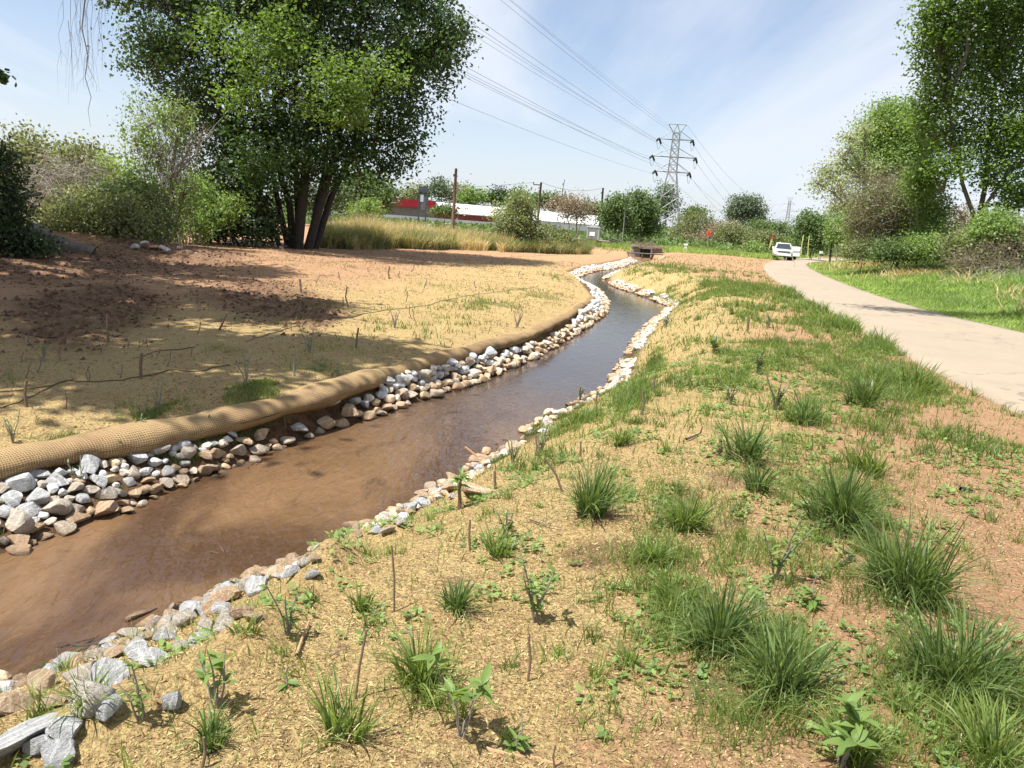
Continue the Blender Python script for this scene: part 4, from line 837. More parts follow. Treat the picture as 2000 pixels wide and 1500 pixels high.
# bits of bark and twigs scattered: alike
for i in range(40):
    px, py = rng.uniform(650, 1990), rng.uniform(880, 1490); q = rng.uniform(8, 24); a = rng.uniform(0, 6.28)
    stick([(px, py), (px+q*.5*math.cos(a)+2, py+q*.3*math.sin(a)), (px+q*math.cos(a), py+q*.5*math.sin(a))], rng.uniform(2, 3.5), 'short brown twig fragment scattered on the right bank soil', lift=.008, name='twig', cat='twig', group='twig fragments on the right bank')
# matting seams
for pts, lb in [([(0,797),(40,785),(90,762),(130,742),(165,746),(230,744),(300,732),(330,722),(400,725),(455,712)], 'dark twisted matting seam running from the left edge through the green patch'),
                ([(0,765),(60,760),(110,752),(145,742)], 'upper short matting seam joining the long one at left'), ([(260,700),(300,688),(350,684),(380,678)], 'short dark matting seam in the dappled shade'),
                ([(480,668),(520,655),(560,642),(620,628),(680,620),(720,612),(770,604),(830,598),(880,585),(960,572),(1050,560)], 'long matting seam crossing the middle of the left field'),
                ([(455,795),(520,782),(600,772),(640,758),(700,742),(760,718),(850,695)], 'matting seam hugging the top of the coir roll')]:
    P = np.array([ground(*q) for q in pts]); s_ = np.r_[0, np.cumsum(np.linalg.norm(np.diff(P, axis=0), axis=1))]; t_ = np.arange(0, s_[-1], .12); x = np.interp(t_, s_, P[:, 0])+rng.normal(0, .012, len(t_)); y = np.interp(t_, s_, P[:, 1])+rng.normal(0, .02, len(t_))
    z = hgt(x, y)+.002+.012*fbm(t_, t_*0, .5, 2, 3); mb = MB(); mb.tube(np.c_[x, y, z], .005+.013*fbm(t_, t_*0, .6, 3, 7)**2, 5); mb.build('matting_seam', M['rope'], loc=P[len(P)//2], smooth=True, label=lb, cat='matting seam')
# ------------------------------------------------------------------ trees and shrubs
def lobes_world(lobes, Y, dsp=.6, thick=.9):
    out_ = []
    for l in lobes:
        px, py, rx, ry = l[:4]; dy = l[4] if len(l) > 4 else rng.uniform(-dsp, dsp)*rx/F*Y
        c_ = at(px, py, Y+dy); out_.append((c_, np.array([rx/F*Y, max(rx, ry*.6)/F*Y*thick, ry/F*Y])))
    return out_
def foliage(lw, nleaf, ls, per=14, clump=.5, shell=.45, seed=0, flat=.75, up=.5):
    """leaf faces gathered into twig-sized clumps, most of them near the outside of the lobes"""
    wts = np.array([np.prod(r_)**(2/3) for _, r_ in lw]); wts /= wts.sum(); nc = max(8, nleaf//per); li = rng.choice(len(lw), nc, p=wts)
    C = np.array([l[0] for l in lw])[li]; RR_ = np.array([l[1] for l in lw])[li]; d = rng.normal(size=(nc, 3)); d /= np.linalg.norm(d, axis=1, keepdims=True)
    u = shell+(1-shell)*rng.random(nc)**.5; u = u*(1+.16*rng.normal(size=nc)*(rng.random(nc) < .5)); cc = C+d*RR_*u[:, None]
    k = np.repeat(np.arange(nc), per); n = len(k); ct = rng.random(nc); cs = rng.uniform(.6, 1.4, nc)
    p = cc[k]+rng.normal(size=(n, 3))*clump*cs[k][:, None]*np.array([.5, .5, .5*flat]); p[:, 2] -= .1*clump
    nr = rng.normal(size=(n, 3))*.75+np.array([0, 0, up])+d[k]*.25; nr /= np.linalg.norm(nr, axis=1, keepdims=True)
    a = np.cross(nr, rng.normal(size=(n, 3))); a /= np.linalg.norm(a, axis=1, keepdims=True)+1e-9; b_ = np.cross(nr, a)
    s_ = (ls*rng.uniform(.6, 1.25, n))[:, None]; V = np.stack([p-a*s_*.5, p+b_*s_*.33+a*s_*.08-nr*s_*.1, p+a*s_*.5-nr*s_*.15, p-b_*s_*.33+a*s_*.08-nr*s_*.1], 1)
    mb = MB(); mb.add(V, np.arange(n*4).reshape(n, 4), None, np.repeat(np.clip(ct[k]*.7+rng.random(n)*.3, 0, 1), 4)); return mb, cc
def limbs(mb, base, trunks, lw, cc, r0, nt_, wig=.05):
    """trunks: list of polylines; limbs go to lobe centres and thin branches to clumps"""
    for T_, r_ in trunks: mb.tube(T_, np.linspace(1, .4, len(T_))*r_*.78, 8)
    nodes = np.concatenate([np.array(T_)[len(T_)//3:] for T_, _ in trunks])
    tips = []
    for c_, rr_ in lw:
        j = np.argmin(np.linalg.norm((nodes-c_)*np.array([1, 1, .7]), axis=1)+np.where(nodes[:, 2] > c_[2]+.5, 50, 0)); a = nodes[j]; L_ = np.linalg.norm(c_-a)
        m1 = a*.65+c_*.35+rng.normal(size=3)*L_*wig+np.array([0, 0, .06*L_]); m2 = a*.3+c_*.7+rng.normal(size=3)*L_*wig; P = np.array([a, m1, m2, c_]); mb.tube(P, np.array([1, .75, .55, .3])*r0*.42, 6); tips += [m1, m2, c_]
    tips = np.array(tips); sel = rng.choice(len(cc), min(nt_, len(cc)), replace=False); PP = []
    for i in sel:
        j = np.argmin(np.linalg.norm(tips-cc[i], axis=1)); a = tips[j]; L_ = np.linalg.norm(cc[i]-a); PP.append([a, a*.6+cc[i]*.4+rng.normal(size=3)*L_*.07, a*.25+cc[i]*.75+rng.normal(size=3)*L_*.07, cc[i]])
    if PP: mb.tubes(np.array(PP), np.tile(np.array([1, .7, .45, .2])*r0*.11, (len(PP), 1)), 4)
def tree(name, lb, cat, Y, bx_, lobes, leaf, nleaf, ls, bark='bark', r0=.25, clump=.5, per=14, shell=.45, nt_=120, trunk_px=None, group=None, up=.5, dsp=.6, thick=.9, gz=None, crown='crown', bend=.04):
    """bx_: pixel column of the trunk foot, which stands on the ground at distance Y"""
    lw = lobes_world(lobes, Y, dsp, thick); py0 = 470; X_ = at(bx_, py0, Y)[0]; z0 = float(hgt(X_, Y, False)[0]) if gz is None else gz; base = np.array([X_, Y, z0])
    t_ = thing(name, base, lb, cat, group); fo, cc = foliage(lw, nleaf, ls, per, clump, shell, up=up); top = max(lw, key=lambda q: q[0][2])[0]
    if trunk_px: tk = [([at(x, y, Y+dy) if j else np.array([at(x, y, Y+dy)[0], Y+dy, z0-.2]) for j, (x, y) in enumerate(pl)], r_) for pl, r_, dy in trunk_px]
    else: tk = [([base-np.array([0, 0, .2]), base*.7+top*.3+np.array([rng.normal(0, bend)*3, 0, 0]), base*.35+top*.65+np.array([rng.normal(0, bend)*3, 0, 0]), top], r0)]
    mb = MB(); limbs(mb, base, tk, lw, cc, r0, nt_); mb.build('trunk', M[bark], t_, smooth=True); fo.build(crown, M[leaf], t_); return t_
def wands(mb, base, n, tipfn, r_, sag=.0, spread=.3, k=6, jit=.03):
    t_ = np.linspace(0, 1, k)[None, :, None]; tips = np.array([tipfn() for _ in range(n)]); b0 = base+rng.normal(size=(n, 3))*np.array([spread, spread, .02]); L_ = np.linalg.norm(tips-b0, axis=1)[:, None, None]
    P = b0[:, None]*(1-t_)+tips[:, None]*t_; P[:, :, 2:3] += L_*.18*np.sin(math.pi*t_)-sag*L_*t_**3; P += rng.normal(size=P.shape)*jit*L_*(t_ > 0); mb.tubes(P, np.tile(np.linspace(1, .3, k)*r_, (n, 1))*rng.uniform(.5, 1.3, (n, 1)), 3, rng.random(n))
def tangle(mb, lw, n, L_, r_, droop=.35, k=6):
    wts = np.array([np.prod(q[1])**(2/3) for q in lw]); li = rng.choice(len(lw), n, p=wts/wts.sum()); d = rng.normal(size=(n, 3)); d /= np.linalg.norm(d, axis=1, keepdims=True)
    p = np.array([l[0] for l in lw])[li]+d*np.array([l[1] for l in lw])[li]*(rng.random((n, 1))**.4); v = rng.normal(size=(n, 3))*np.array([1, 1, .7])+np.array([0, 0, .35]); v /= np.linalg.norm(v, axis=1, keepdims=True)
    LL = (L_*rng.uniform(.4, 1.3, n))[:, None, None]; t_ = np.linspace(-.5, .5, k)[None, :, None]; P = p[:, None]+v[:, None]*LL*t_; P[:, :, 2:3] -= droop*LL*(t_+.3)**2*rng.random((n, 1, 1))*2; P += rng.normal(size=P.shape)*LL*.04; mb.tubes(P, np.tile(np.linspace(1, .35, k)*r_, (n, 1))*rng.uniform(.5, 1.3, (n, 1)), 3, rng.random(n))
def inlobe(lw, z0=None):
    def f_():
        c_, r_ = lw[rng.integers(len(lw))]; d = rng.normal(size=3); d /= np.linalg.norm(d); return c_+d*r_*rng.random()**.4
    return f_
# the big multi-stemmed maple
T45 = 44.0
big_l = [(330,30,95,80),(300,110,60,50),(400,130,90,70),(360,210,60,45),(480,60,120,100),(560,170,110,90),(620,40,130,100),(720,90,110,100),(820,60,90,80),(880,60,45,45),(800,170,80,70),(850,110,50,45),(700,220,110,75),(790,260,60,45),
         (600,280,110,70),(500,270,90,70),(430,260,70,55),(545,345,60,32),(460,350,60,40),(680,310,80,50),(770,310,40,30),(400,330,45,45),(510,400,35,30),(500,320,50,40,-4),
         (300,-60,90,80),(450,-80,140,110),(640,-100,160,120),(800,-60,110,90),(560,-230,150,100),(720,-220,120,90),(430,-200,100,80),(600,-340,110,70)]
big_tr = [([(562,472),(540,380),(520,260),(490,120),(470,-20)], .24, .3),([(573,474),(566,400),(545,330),(535,200),(540,40)], .30, 0),([(583,474),(590,400),(600,300),(610,150),(620,-60)], .42, -.3),([(577,472),(580,390),(575,270),(580,100),(560,-100)], .25, .8),
          ([(600,470),(625,400),(655,300),(680,160),(720,-30)], .36, 0),([(608,470),(645,390),(690,290),(740,170),(790,40)], .28, .6),([(556,474),(520,400),(480,320),(430,220),(380,90)], .18, -.6),([(595,473),(615,410),(632,340),(650,210),(660,60)], .2, 1.0)]
lwb = lobes_world(big_l, T45, .9, 1.0); base = np.array([at(585, 474, T45)[0], T45, float(hgt(at(585, 474, T45)[0], T45, False)[0])])
t_ = thing('maple_tree', base, 'very large multi stemmed maple with dense dark green crown left of centre', 'tree')
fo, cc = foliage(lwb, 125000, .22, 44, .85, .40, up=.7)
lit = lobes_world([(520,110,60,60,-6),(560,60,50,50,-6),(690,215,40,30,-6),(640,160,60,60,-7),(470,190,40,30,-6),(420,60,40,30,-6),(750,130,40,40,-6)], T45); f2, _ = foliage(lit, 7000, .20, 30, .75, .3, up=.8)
sp_ = MB(); limbs(sp_, base, [([base-np.array([0, 0, .25]) + np.array([at(pl[0][0], 470, T45)[0]-base[0], dy, 0]) if j == 0 else at(x, y, T45+dy*(1+j*.8)) for j, (x, y) in enumerate(pl)], r_) for pl, r_, dy in big_tr], lwb, cc, .36, 900); sp_.build('trunk', M['dbark'], t_, smooth=True)
fo.build('crown', M['maple'], t_); f2.build('painted_sunlit_leaves', M['maple_r'], t_)  # second mesh: paler leaf colour imitates the sunlit clumps of the crown
# spiky green understorey around its foot
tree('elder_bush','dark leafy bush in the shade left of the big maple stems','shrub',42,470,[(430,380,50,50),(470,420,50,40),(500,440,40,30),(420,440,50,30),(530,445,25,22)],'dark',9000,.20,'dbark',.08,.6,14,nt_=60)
tree('elder_bush','yellow green bush spilling over the bare stems left of the big maple','shrub',40,400,[(380,370,45,40),(400,420,50,35),(450,400,30,22),(360,440,40,30)],'fresh',5200,.17,'gbark',.06,.6,14,nt_=60)
# twiggy tree left
lw_ = [(300,240,60,60),(270,300,40,50),(330,300,50,50),(350,230,40,50),(250,340,30,40),(300,360,50,40),(310,420,60,45),(360,380,30,50)]
t_ = tree('twiggy_tree','tall twiggy tree with sparse yellow green leaves left of the big maple','tree',36,318,lw_,'fresh',6500,.15,'twig',.13,.45,10,.2,260,None)
mb = MB(); wands(mb, np.array(t_.location)-[0,0,.1], 170, inlobe(lobes_world([(290,220,80,60),(330,260,90,90),(380,240,60,50),(300,400,80,60)], 36)), .018, 0, .7); mb.build('bare_twigs', M['gbark'], t_)
mb = MB(); q = [at(310,470,36), at(322,400,36), at(345,340,36), at(385,260,36)]; mb.tube(q, [.13,.1,.08,.03], 7); mb.tube([at(322,400,36),at(350,330,35.5),at(385,300,35.5),at(400,240,35)],[.07,.06,.05,.02],6); mb.build('leaning_branch', M['gbark'], t_, smooth=True)
# left shrubs
tree('shrub','bright green leafy bush mass at the foot of the left treeline','shrub',31,170,[(130,440,60,35),(190,430,60,45),(240,440,50,40),(160,400,45,30),(230,400,35,30),(100,450,40,25),(280,450,35,30)],'olive',15000,.14,'gbark',.05,.75,14,.3,80)
tree('shrub','yellowish bush right of the bright green bush at the left treeline','shrub',33,250,[(250,400,40,35),(280,380,35,40),(220,380,35,25),(300,440,40,30)],'mid',6500,.14,'gbark',.05,.5,14,.3,80)
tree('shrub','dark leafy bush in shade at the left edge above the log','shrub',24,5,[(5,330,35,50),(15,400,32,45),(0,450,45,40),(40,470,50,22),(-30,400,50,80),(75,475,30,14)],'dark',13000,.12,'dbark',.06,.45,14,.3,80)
t_ = tree('dry_thicket','tangle of grey dead branches at the left behind the bushes','thicket',38,110,[(60,380,60,40),(120,370,60,40),(190,360,50,40),(40,420,50,30),(110,420,80,30)],'olive',5500,.14,'gbark',.06,.6,8,.2,80)
mb = MB(); tangle(mb, lobes_world([(60,370,60,50),(120,350,70,50),(200,360,60,50),(100,400,90,40)], 37), 1100, 2.4, .014); mb.build('dead_branches', M['gbark'], t_)
tree('bamboo_thicket','tall feathery olive green clump at the far left skyline','tree',62,60,[(60,290,40,45),(20,320,35,45),(85,330,40,50),(0,360,50,50),(60,370,60,40)],'olive',9000,.30,'gbark',.1,1.1,14,.2,200,up=.1)
tree('bamboo_thicket','shorter feathery olive clump between the left skyline clump and the twiggy tree','tree',58,160,[(150,310,35,40),(185,330,30,40),(130,350,35,40),(170,370,50,40),(215,370,30,35)],'olive',7500,.28,'gbark',.1,1.0,14,.2,200,up=.1)
tree('ash_tree','light green treetop peeking behind the twiggy tree','tree',50,215,[(215,330,25,30),(225,370,35,35),(205,380,30,30)],'fresh',3000,.2,'gbark',.1,.7,14,.3,60)
# canopy overhead at the left, out of frame, which throws the dappled shade
def overhead(x, y, region, nl, n, lb, h0, r0=.4):
    base = np.array([x, y, float(hgt(x, y, False)[0])]); t_ = thing('oak_tree', base, lb, 'tree'); lw = []
    while len(lw) < nl:
        q = rng.random(2)*np.array([region[1]-region[0], region[3]-region[2]])+np.array([region[0], region[2]]); h_ = h0+rng.uniform(-.6, 2.5)+.16*max(0, q[1]-14)
        gx = q[0]+.42*h_; gy = q[1]+.25*h_                       # where this part of the crown throws its shade
        if gx > float(np.interp(gy, [5, 8, 11, 15, 22, 35], [-7.0, -4.9, -2.6, -2.9, -6.0, -11.0]))-.3: continue
        lw.append((np.array([q[0], q[1], h_]), np.array([rng.uniform(.7, 1.6), rng.uniform(.6, 1.4), .5])))
    fo, cc = foliage(lw, n, .26, 34, .8, .0, up=.9); top = np.array([x+3, y, h0+1.5])
    mb = MB(); limbs(mb, base, [([base-np.array([0, 0, .2]), base+np.array([.3, .1, 3]), base*.5+top*.5+np.array([0, 0, 1]), top], r0)], lw, cc, r0, 300); mb.build('trunk', M['dbark'], t_, smooth=True); fo.build('crown', M['maple'], t_); return t_
overhead(-20, 9, (-18, -6.5, 1, 15), 50, 46000, 'nearest tree beyond the left edge whose hanging twigs dip into the sky', 10.5)
overhead(-26, 21, (-25, -8, 13, 29), 58, 56000, 'second tree beyond the left edge shading the churned dirt', 12, .45)
# hanging vine
mb = MB(); top = at(168, -60, 12.0); n = 34; tips = [(150,225),(172,248),(140,120),(200,90),(130,150),(165,190),(195,75),(155,60),(178,150),(145,95),(187,110)]
main = [at(170,-420,12),at(160,-60,12),at(166,0,12),at(160,55,12),at(172,110,12),at(166,150,12),at(178,190,12),at(172,215,12),at(177,248,12)]; mb.tube(main, [.018,.014,.011,.009,.0075,.006,.0045,.003,.0018], 5)
def hang(px, py, ln, r_, depth):
    P = [(px, py)]; n = 6
    for q in range(n): P.append((P[-1][0]+rng.normal(0, 3.2), P[-1][1]+ln/n))
    Yd = 12+rng.normal(0, .15); mb.tube([at(x, y, Yd) for x, y in P], np.linspace(1, .3, n+1)*r_, 4)
    for q in range(rng.integers(2, 5) if depth else 0):
        k = rng.integers(1, n); s_ = rng.choice([-1, 1]); x, y = P[k]; l2 = ln*rng.uniform(.2, .5); mb.tube([at(x, y, Yd), at(x+s_*rng.uniform(4, 13), y+l2*.35, Yd), at(x+s_*rng.uniform(5, 18), y+l2, Yd)], [r_*.5, r_*.35, r_*.18], 3)
for px, py, ln in [(150, -60, 150), (160, -60, 210), (138, -60, 240), (178, -60, 230), (190, -60, 170), (128, -60, 190), (200, -60, 150), (146, -60, 120), (184, -60, 130), (168, 20, 130), (172, 60, 110), (176, 90, 90), (155, 40, 90), (196, -20, 160), (133, 40, 110)]: hang(px, py, ln, .0042, 1)
mb.build('hanging_twigs', M['gbark'], loc=main[1], label='bare grey twigs hanging down from above at the upper left sky', cat='branch')
mb, _ = foliage([(at(6, 150, 12), np.array([.05, .05, .03]))], 12, .10, 12, .10, 0); mb.tube([at(-40,120,12), at(-10,140,12), at(8,150,12)], [.008, .006, .003], 4); mb.build('leaf_spray', M['maple'], loc=at(6,150,12), label='small dark leaf spray poking in at the left edge against the sky', cat='branch')
# log and rubble at the left
def barklog(a, b_, r1, r2, lb, name='fallen_log'):
    n = 16; k = 14; t_ = np.linspace(0, 1, k); P = a[None]*(1-t_[:, None])+b_[None]*t_[:, None]; mb = MB(); r_ = (r1*(1-t_)+r2*t_)*(1+.07*np.sin(t_*9)); mb.tube(P, r_, n); V = np.concatenate(mb.V); V += (fbm(V[:, 0]*3, V[:, 1]*3+V[:, 2]*5, .6, 3, 2)-.5)[:, None]*.12*r1/.4; mb.V = [V]
    return mb.build(name, M['bark'], loc=(a+b_)/2, smooth=True, label=lb, cat='log')
a_, b2 = ground(60, 488), ground(172, 495); barklog(a_+np.array([-.5, .6, .42]), b2+np.array([.2, 0, -.02]), .5, .26, 'thick grey bark log lying on the dirt mound at the far left')
a_, b2 = at(20, 388, 29), at(80, 378, 30); barklog(a_, b2, .1, .06, 'pale dead limb leaning over the bushes at the left edge', 'dead_limb')
for i, (px, py, wd, c_, lb) in enumerate([(285,484,26,'cream','whitish broken rock on the dirt mound below the left bushes'),(262,489,18,'grey','grey rubble stone left of the whitish broken rock'),(305,488,20,'tan','tan rubble stone right of the whitish broken rock'),(325,493,24,'grey','dark rubble block at the right end of the left mound'),(237,482,12,'cream','small pale chip on the left mound'),
                                          (548,487,12,'cream','small pale stone in front of the big maple'),(560,483,10,'cream','smallest pale stone touching the big maple foot'),(385,497,12,'tan','lone tan stone on the sunlit left soil'),(350,487,14,'cream','pale stone between the left mound and the maple')]):
    p = ground(px, py); D = np.linalg.norm(p); put_rock(p, wd/F*D, c_, lb, None, .8, .25)
# tall dry grass and reeds behind the left field
rb = MB(); ybase = lambda px: np.interp(px, [600, 640, 700, 850, 1050, 1130], [46, 47, 50, 59, 69, 76])
def bandpts(n, d0, d1): px = rng.uniform(610, 1130, n); y = ybase(px)+d0+(d1-d0)*rng.random(n)+2.5*(fbm(px, px*0, 40, 2, 3)-.5); return (px-1000)/F*y, y, px
for n, d0, d1, hm in [(15000, 1.5, 14, 1.7), (12000, 0, 5, 1.2)]:
    x, y, px = bandpts(n, d0, d1); keep = fbm(x, y, 2.2, 3, 5) > .33; x, y, px = x[keep], y[keep], px[keep]; hh = hm*(.35+.95*fbm(x, y, 2.5, 2, 15)+.3*rng.random(len(x)))*np.interp(px, [610, 700, 960, 1060, 1130], [1.05, 1.1, .95, .85, .5])
    blades(rb, on(x, y), hh, .045, rng.uniform(.05, .7, len(x)), 2, rng.random(len(x)), rng.normal(0, .3, (len(x), 3))*np.array([1, 1, 0]))
rb.build('dry_grass', M['straw'], kind='stuff', label='band of tall straw coloured grass behind the left field')
rb = MB(); x, y, px = bandpts(60000, 0, 13); keep = fbm(x, y, 2.0, 3, 25) > np.interp(px, [600, 680, 760, 1150], [.30, .34, .40, .40]); x, y = x[keep], y[keep]
blades(rb, on(x, y), 1.5*(.25+rng.random(len(x))*.9), .055, rng.uniform(.1, .8, len(x)), 2, rng.random(len(x))); rb.build('green_weeds', M['olive'], kind='stuff', label='green weeds growing through the straw coloured grass band')
# middle ground shrubs over the grass band
T = tree
T('shrub','olive bush tallest in the dry grass band left of the grey cabinet','shrub',70,1010,[(1000,440,38,30),(1020,420,28,30),(985,465,35,22),(1040,460,35,25),(1015,395,20,22)],'olive',11000,.22,'gbark',.07,.6,14,.3,80)
T('young_tree','slender green sapling tree rising above the olive bush against the white building','tree',72,1018,[(1018,385,14,20),(1012,405,20,18),(1028,412,16,15)],'fresh',1900,.22,'gbark',.06,.45,12,.3,50)
T('shrub','low green bush at the right end of the dry grass band','shrub',76,1090,[(1085,465,35,18),(1060,455,30,18),(1110,470,18,10)],'olive',5500,.22,'gbark',.05,.5,12,.3,60)
T('shrub','small green bush against the pink end of the building','shrub',80,715,[(722,400,14,12),(735,410,12,10),(700,408,20,12)],'fresh',1500,.25,'gbark',.08,.7,12,.3,30)
T('shrub','small round bush in front of the white building beside the first wooden pole','shrub',90,868,[(868,408,18,7),(880,412,10,6),(850,412,10,5)],'mid',1200,.28,'gbark',.08,.7,12,.3,30)
T('broadleaf_tree','rounded green tree right of the big maple before the pink building end','tree',95,720,[(730,365,32,30),(700,355,40,28),(760,375,20,22),(680,380,40,30),(720,390,50,22)],'mid',8000,.36,'gbark',.2,1.2,14,.35,80)
T('broadleaf_tree','dark tree crown half hidden behind the right stems of the big maple','tree',88,640,[(640,380,40,25),(600,380,40,30)],'dark',3000,.34,'gbark',.2,1.2,14,.35,40)
# far row behind the building
rowg = 'trees along the far skyline'
for lb, Y, bx_, lobes, leaf, n, ls in [
 ('grey olive tree left of the charcoal sign panel',250,812,[(808,375,20,20),(795,382,16,14),(820,380,14,14)],'olive',1500,.8),
 ('dark tree with a peaked top right of the charcoal sign panel',250,855,[(858,358,12,11),(850,370,18,14),(872,372,14,12)],'blue',1600,.8),
 ('pale half bare tree behind the first wooden pole',260,895,[(893,375,22,18),(880,380,16,14),(906,382,14,12)],'brown',1300,.7),
 ('light green row tree right of the first wooden pole',250,930,[(925,380,22,14),(945,384,18,12),(910,385,16,10)],'fresh',2000,.8),
 ('small dark cone shaped evergreen on the skyline above the white roof',250,975,[(975,375,9,8),(975,383,13,10),(975,388,14,7)],'dark',1500,.8),
 ('mid green tree on the skyline right of the dark evergreen',240,1010,[(1012,383,16,11),(1003,390,14,9),(1025,388,14,9)],'mid',1500,.8),
 ('low green treetop behind the second wooden pole',250,1060,[(1040,390,18,10),(1065,388,18,10),(1085,392,14,9)],'mid',1800,.8),
 ('brownish tree beside the thin mast',240,1100,[(1095,395,18,12),(1080,400,14,10),(1110,392,12,10)],'brown',1500,.7),
 ('green low treetop left of the third wooden pole',240,1160,[(1155,405,20,9),(1172,410,14,8)],'mid',1300,.8)]:
    T('skyline_tree', lb, 'tree', Y, bx_, lobes, leaf, n, ls, 'gbark', .4, 2.4, 10, .3, 25, group=rowg)
T('round_tree','bare brown round shrub tree with thin visible stems before the white building','tree',105,1130,[(1125,400,32,22),(1110,410,25,22),(1140,412,22,20)],'brown',4200,.22,'gbark',.16,1.0,10,.3,260,trunk_px=[([(1112,470),(1112,440),(1105,415),(1100,395)],.13,0),([(1128,470),(1126,440),(1128,410),(1128,390)],.14,.5),([(1122,470),(1133,440),(1142,415),(1146,398)],.12,-.5),([(1095,468),(1094,440),(1085,420)],.09,0)])
T('young_tree','thin pale green bare tree in front of the white building left part','tree',80,985,[(985,410,22,14),(965,415,16,10)],'pale',500,.25,'gbark',.08,1.0,8,.3,80)
T('broadleaf_tree','dense dark green tree right of the third wooden pole','tree',112,1205,[(1205,405,26,20),(1195,430,26,20),(1222,432,18,18),(1212,392,14,10)],'mid',5200,.36,'gbark',.2,1.1,14,.4,60)
T('broadleaf_tree','dense rounded green tree left of the near lattice pylon','tree',118,1250,[(1245,388,20,16),(1255,410,28,25),(1240,435,30,22),(1270,435,24,24),(1268,398,14,14)],'mid',7200,.38,'gbark',.25,1.2,14,.4,60)
T('broadleaf_tree','taller grey green tree seen through the near lattice pylon','tree',190,1300,[(1300,375,18,18),(1305,400,22,25),(1290,400,16,22)],'blue',3200,.5,'gbark',.3,1.6,14,.35,60)
T('willow_thicket','grey green willow mass right of the near lattice pylon','tree',150,1355,[(1345,440,28,28),(1370,440,26,30),(1330,455,20,20),(1390,450,20,22)],'olive',7500,.34,'gbark',.2,1.2,10,.3,160,up=.1)
T('broadleaf_tree','green round treetop above the willow mass','tree',190,1360,[(1360,413,17,12),(1350,420,16,12)],'mid',1800,.5,'gbark',.3,1.6,14,.35,40)
T('willow_thicket','brown grey bare thicket behind the orange sign','tree',140,1390,[(1400,455,26,20),(1420,450,28,22),(1378,462,18,16),(1345,468,20,14)],'brown',5200,.25,'gbark',.15,1.0,8,.3,200,up=.1)
T('willow_thicket','rounded olive willow bush right of the orange sign','tree',130,1430,[(1430,455,30,20),(1450,468,26,14),(1415,470,20,12)],'olive',6500,.3,'gbark',.15,1.0,10,.35,120,up=.1)
T('poplar_tree','large rounded blue green tree pair on the skyline right of the pylon','tree',280,1450,[(1440,405,18,24),(1455,400,20,18),(1450,420,22,20),(1480,405,14,20),(1484,420,14,14),(1470,392,10,8),(1432,420,12,14)],'blue',7000,.7,'gbark',.5,2.2,14,.4,120)
T('broadleaf_tree','low green tree belt left of the far pylon','tree',220,1500,[(1500,445,26,8),(1480,440,26,10),(1520,442,20,10),(1540,450,20,8)],'mid',3200,.6,'gbark',.3,1.8,12,.35,40)
T('willow_thicket','round olive bush left of the white truck','tree',115,1480,[(1475,468,24,15),(1495,462,20,14),(1510,470,20,14)],'olive',5200,.28,'gbark',.12,.9,10,.35,90,up=.1)
T('shrub','bright yellow green low bush left of the yellow feather flag','shrub',108,1475,[(1478,483,16,8),(1462,484,12,6),(1410,486,14,5)],'fresh',1800,.24,'gbark',.08,.8,10,.35,30)
T('broadleaf_tree','dark green round tree right of the white truck','tree',104,1590,[(1580,430,22,18),(1595,445,28,24),(1570,455,20,22),(1600,468,24,18),(1575,478,20,10)],'mid',9000,.30,'gbark',.2,1.0,14,.4,60)
T('broadleaf_tree','bright green tree with a dark leaning trunk right of the round one','tree',84,1625,[(1640,445,26,20),(1655,465,28,18),(1665,425,22,24),(1685,455,26,26),(1640,470,20,12)],'fresh',9500,.24,'dbark',.18,.8,14,.4,60,trunk_px=[([(1622,502),(1624,480),(1632,455),(1645,430)],.16,0)])
T('willow_thicket','pale bare bush behind the bright green tree','tree',110,1640,[(1640,405,20,16),(1625,415,14,14)],'pale',1600,.26,'gbark',.15,1.0,8,.3,120)
# right side
T('cottonwood_tree','sparse pale leaved tree reaching left from the right treeline','tree',62,1690,[(1620,335,26,18),(1600,360,18,20),(1650,310,26,26),(1660,270,18,18),(1640,365,30,18),(1680,330,30,30),(1690,250,14,18),(1655,395,30,16)],'pale',5200,.19,'gbark',.24,.9,9,.2,420)
T('cottonwood_tree','tall light green tree in the middle of the right treeline','tree',66,1745,[(1720,250,45,35),(1740,215,30,22),(1700,290,40,40),(1760,260,45,45),(1790,300,40,50),(1740,320,55,40),(1810,250,35,40),(1700,330,30,30),(1780,215,20,16)],'fresh',30000,.21,'gbark',.32,.9,14,.35,200)
t_ = T('vine_thicket','brown vine covered thicket under the tall light green tree','thicket',52,1760,[(1720,400,60,40),(1770,390,50,45),(1790,440,60,40),(1730,460,50,30),(1690,440,40,35),(1790,480,50,20),(1830,460,30,30)],'olive',30000,.15,'twig',.16,.6,10,.3,300,up=.1)
mb = MB(); tangle(mb, lobes_world([(1700,380,60,50),(1760,370,60,50),(1790,400,50,60),(1720,430,60,50)], 51), 900, 2.2, .010); mb.build('bare_vines', M['twig'], t_)
T('shrub','bright green leafy mass hanging over the right thicket','shrub',48,1800,[(1800,370,30,30),(1820,400,30,35),(1790,350,26,22),(1815,440,32,35),(1800,480,35,22)],'fresh',9500,.16,'gbark',.08,.6,12,.35,80)
T('shrub','yellow green bush beside the forked trunk at right','shrub',40,1930,[(1940,430,30,22),(1920,455,30,22),(1965,450,30,25)],'fresh',6000,.14,'gbark',.06,.55,12,.35,60)
T('shrub','dark twiggy undergrowth behind the forked trunk','shrub',56,1890,[(1880,430,26,30),(1870,470,36,22),(1905,460,26,22)],'brown',5200,.15,'twig',.1,.6,8,.3,260,up=.1)
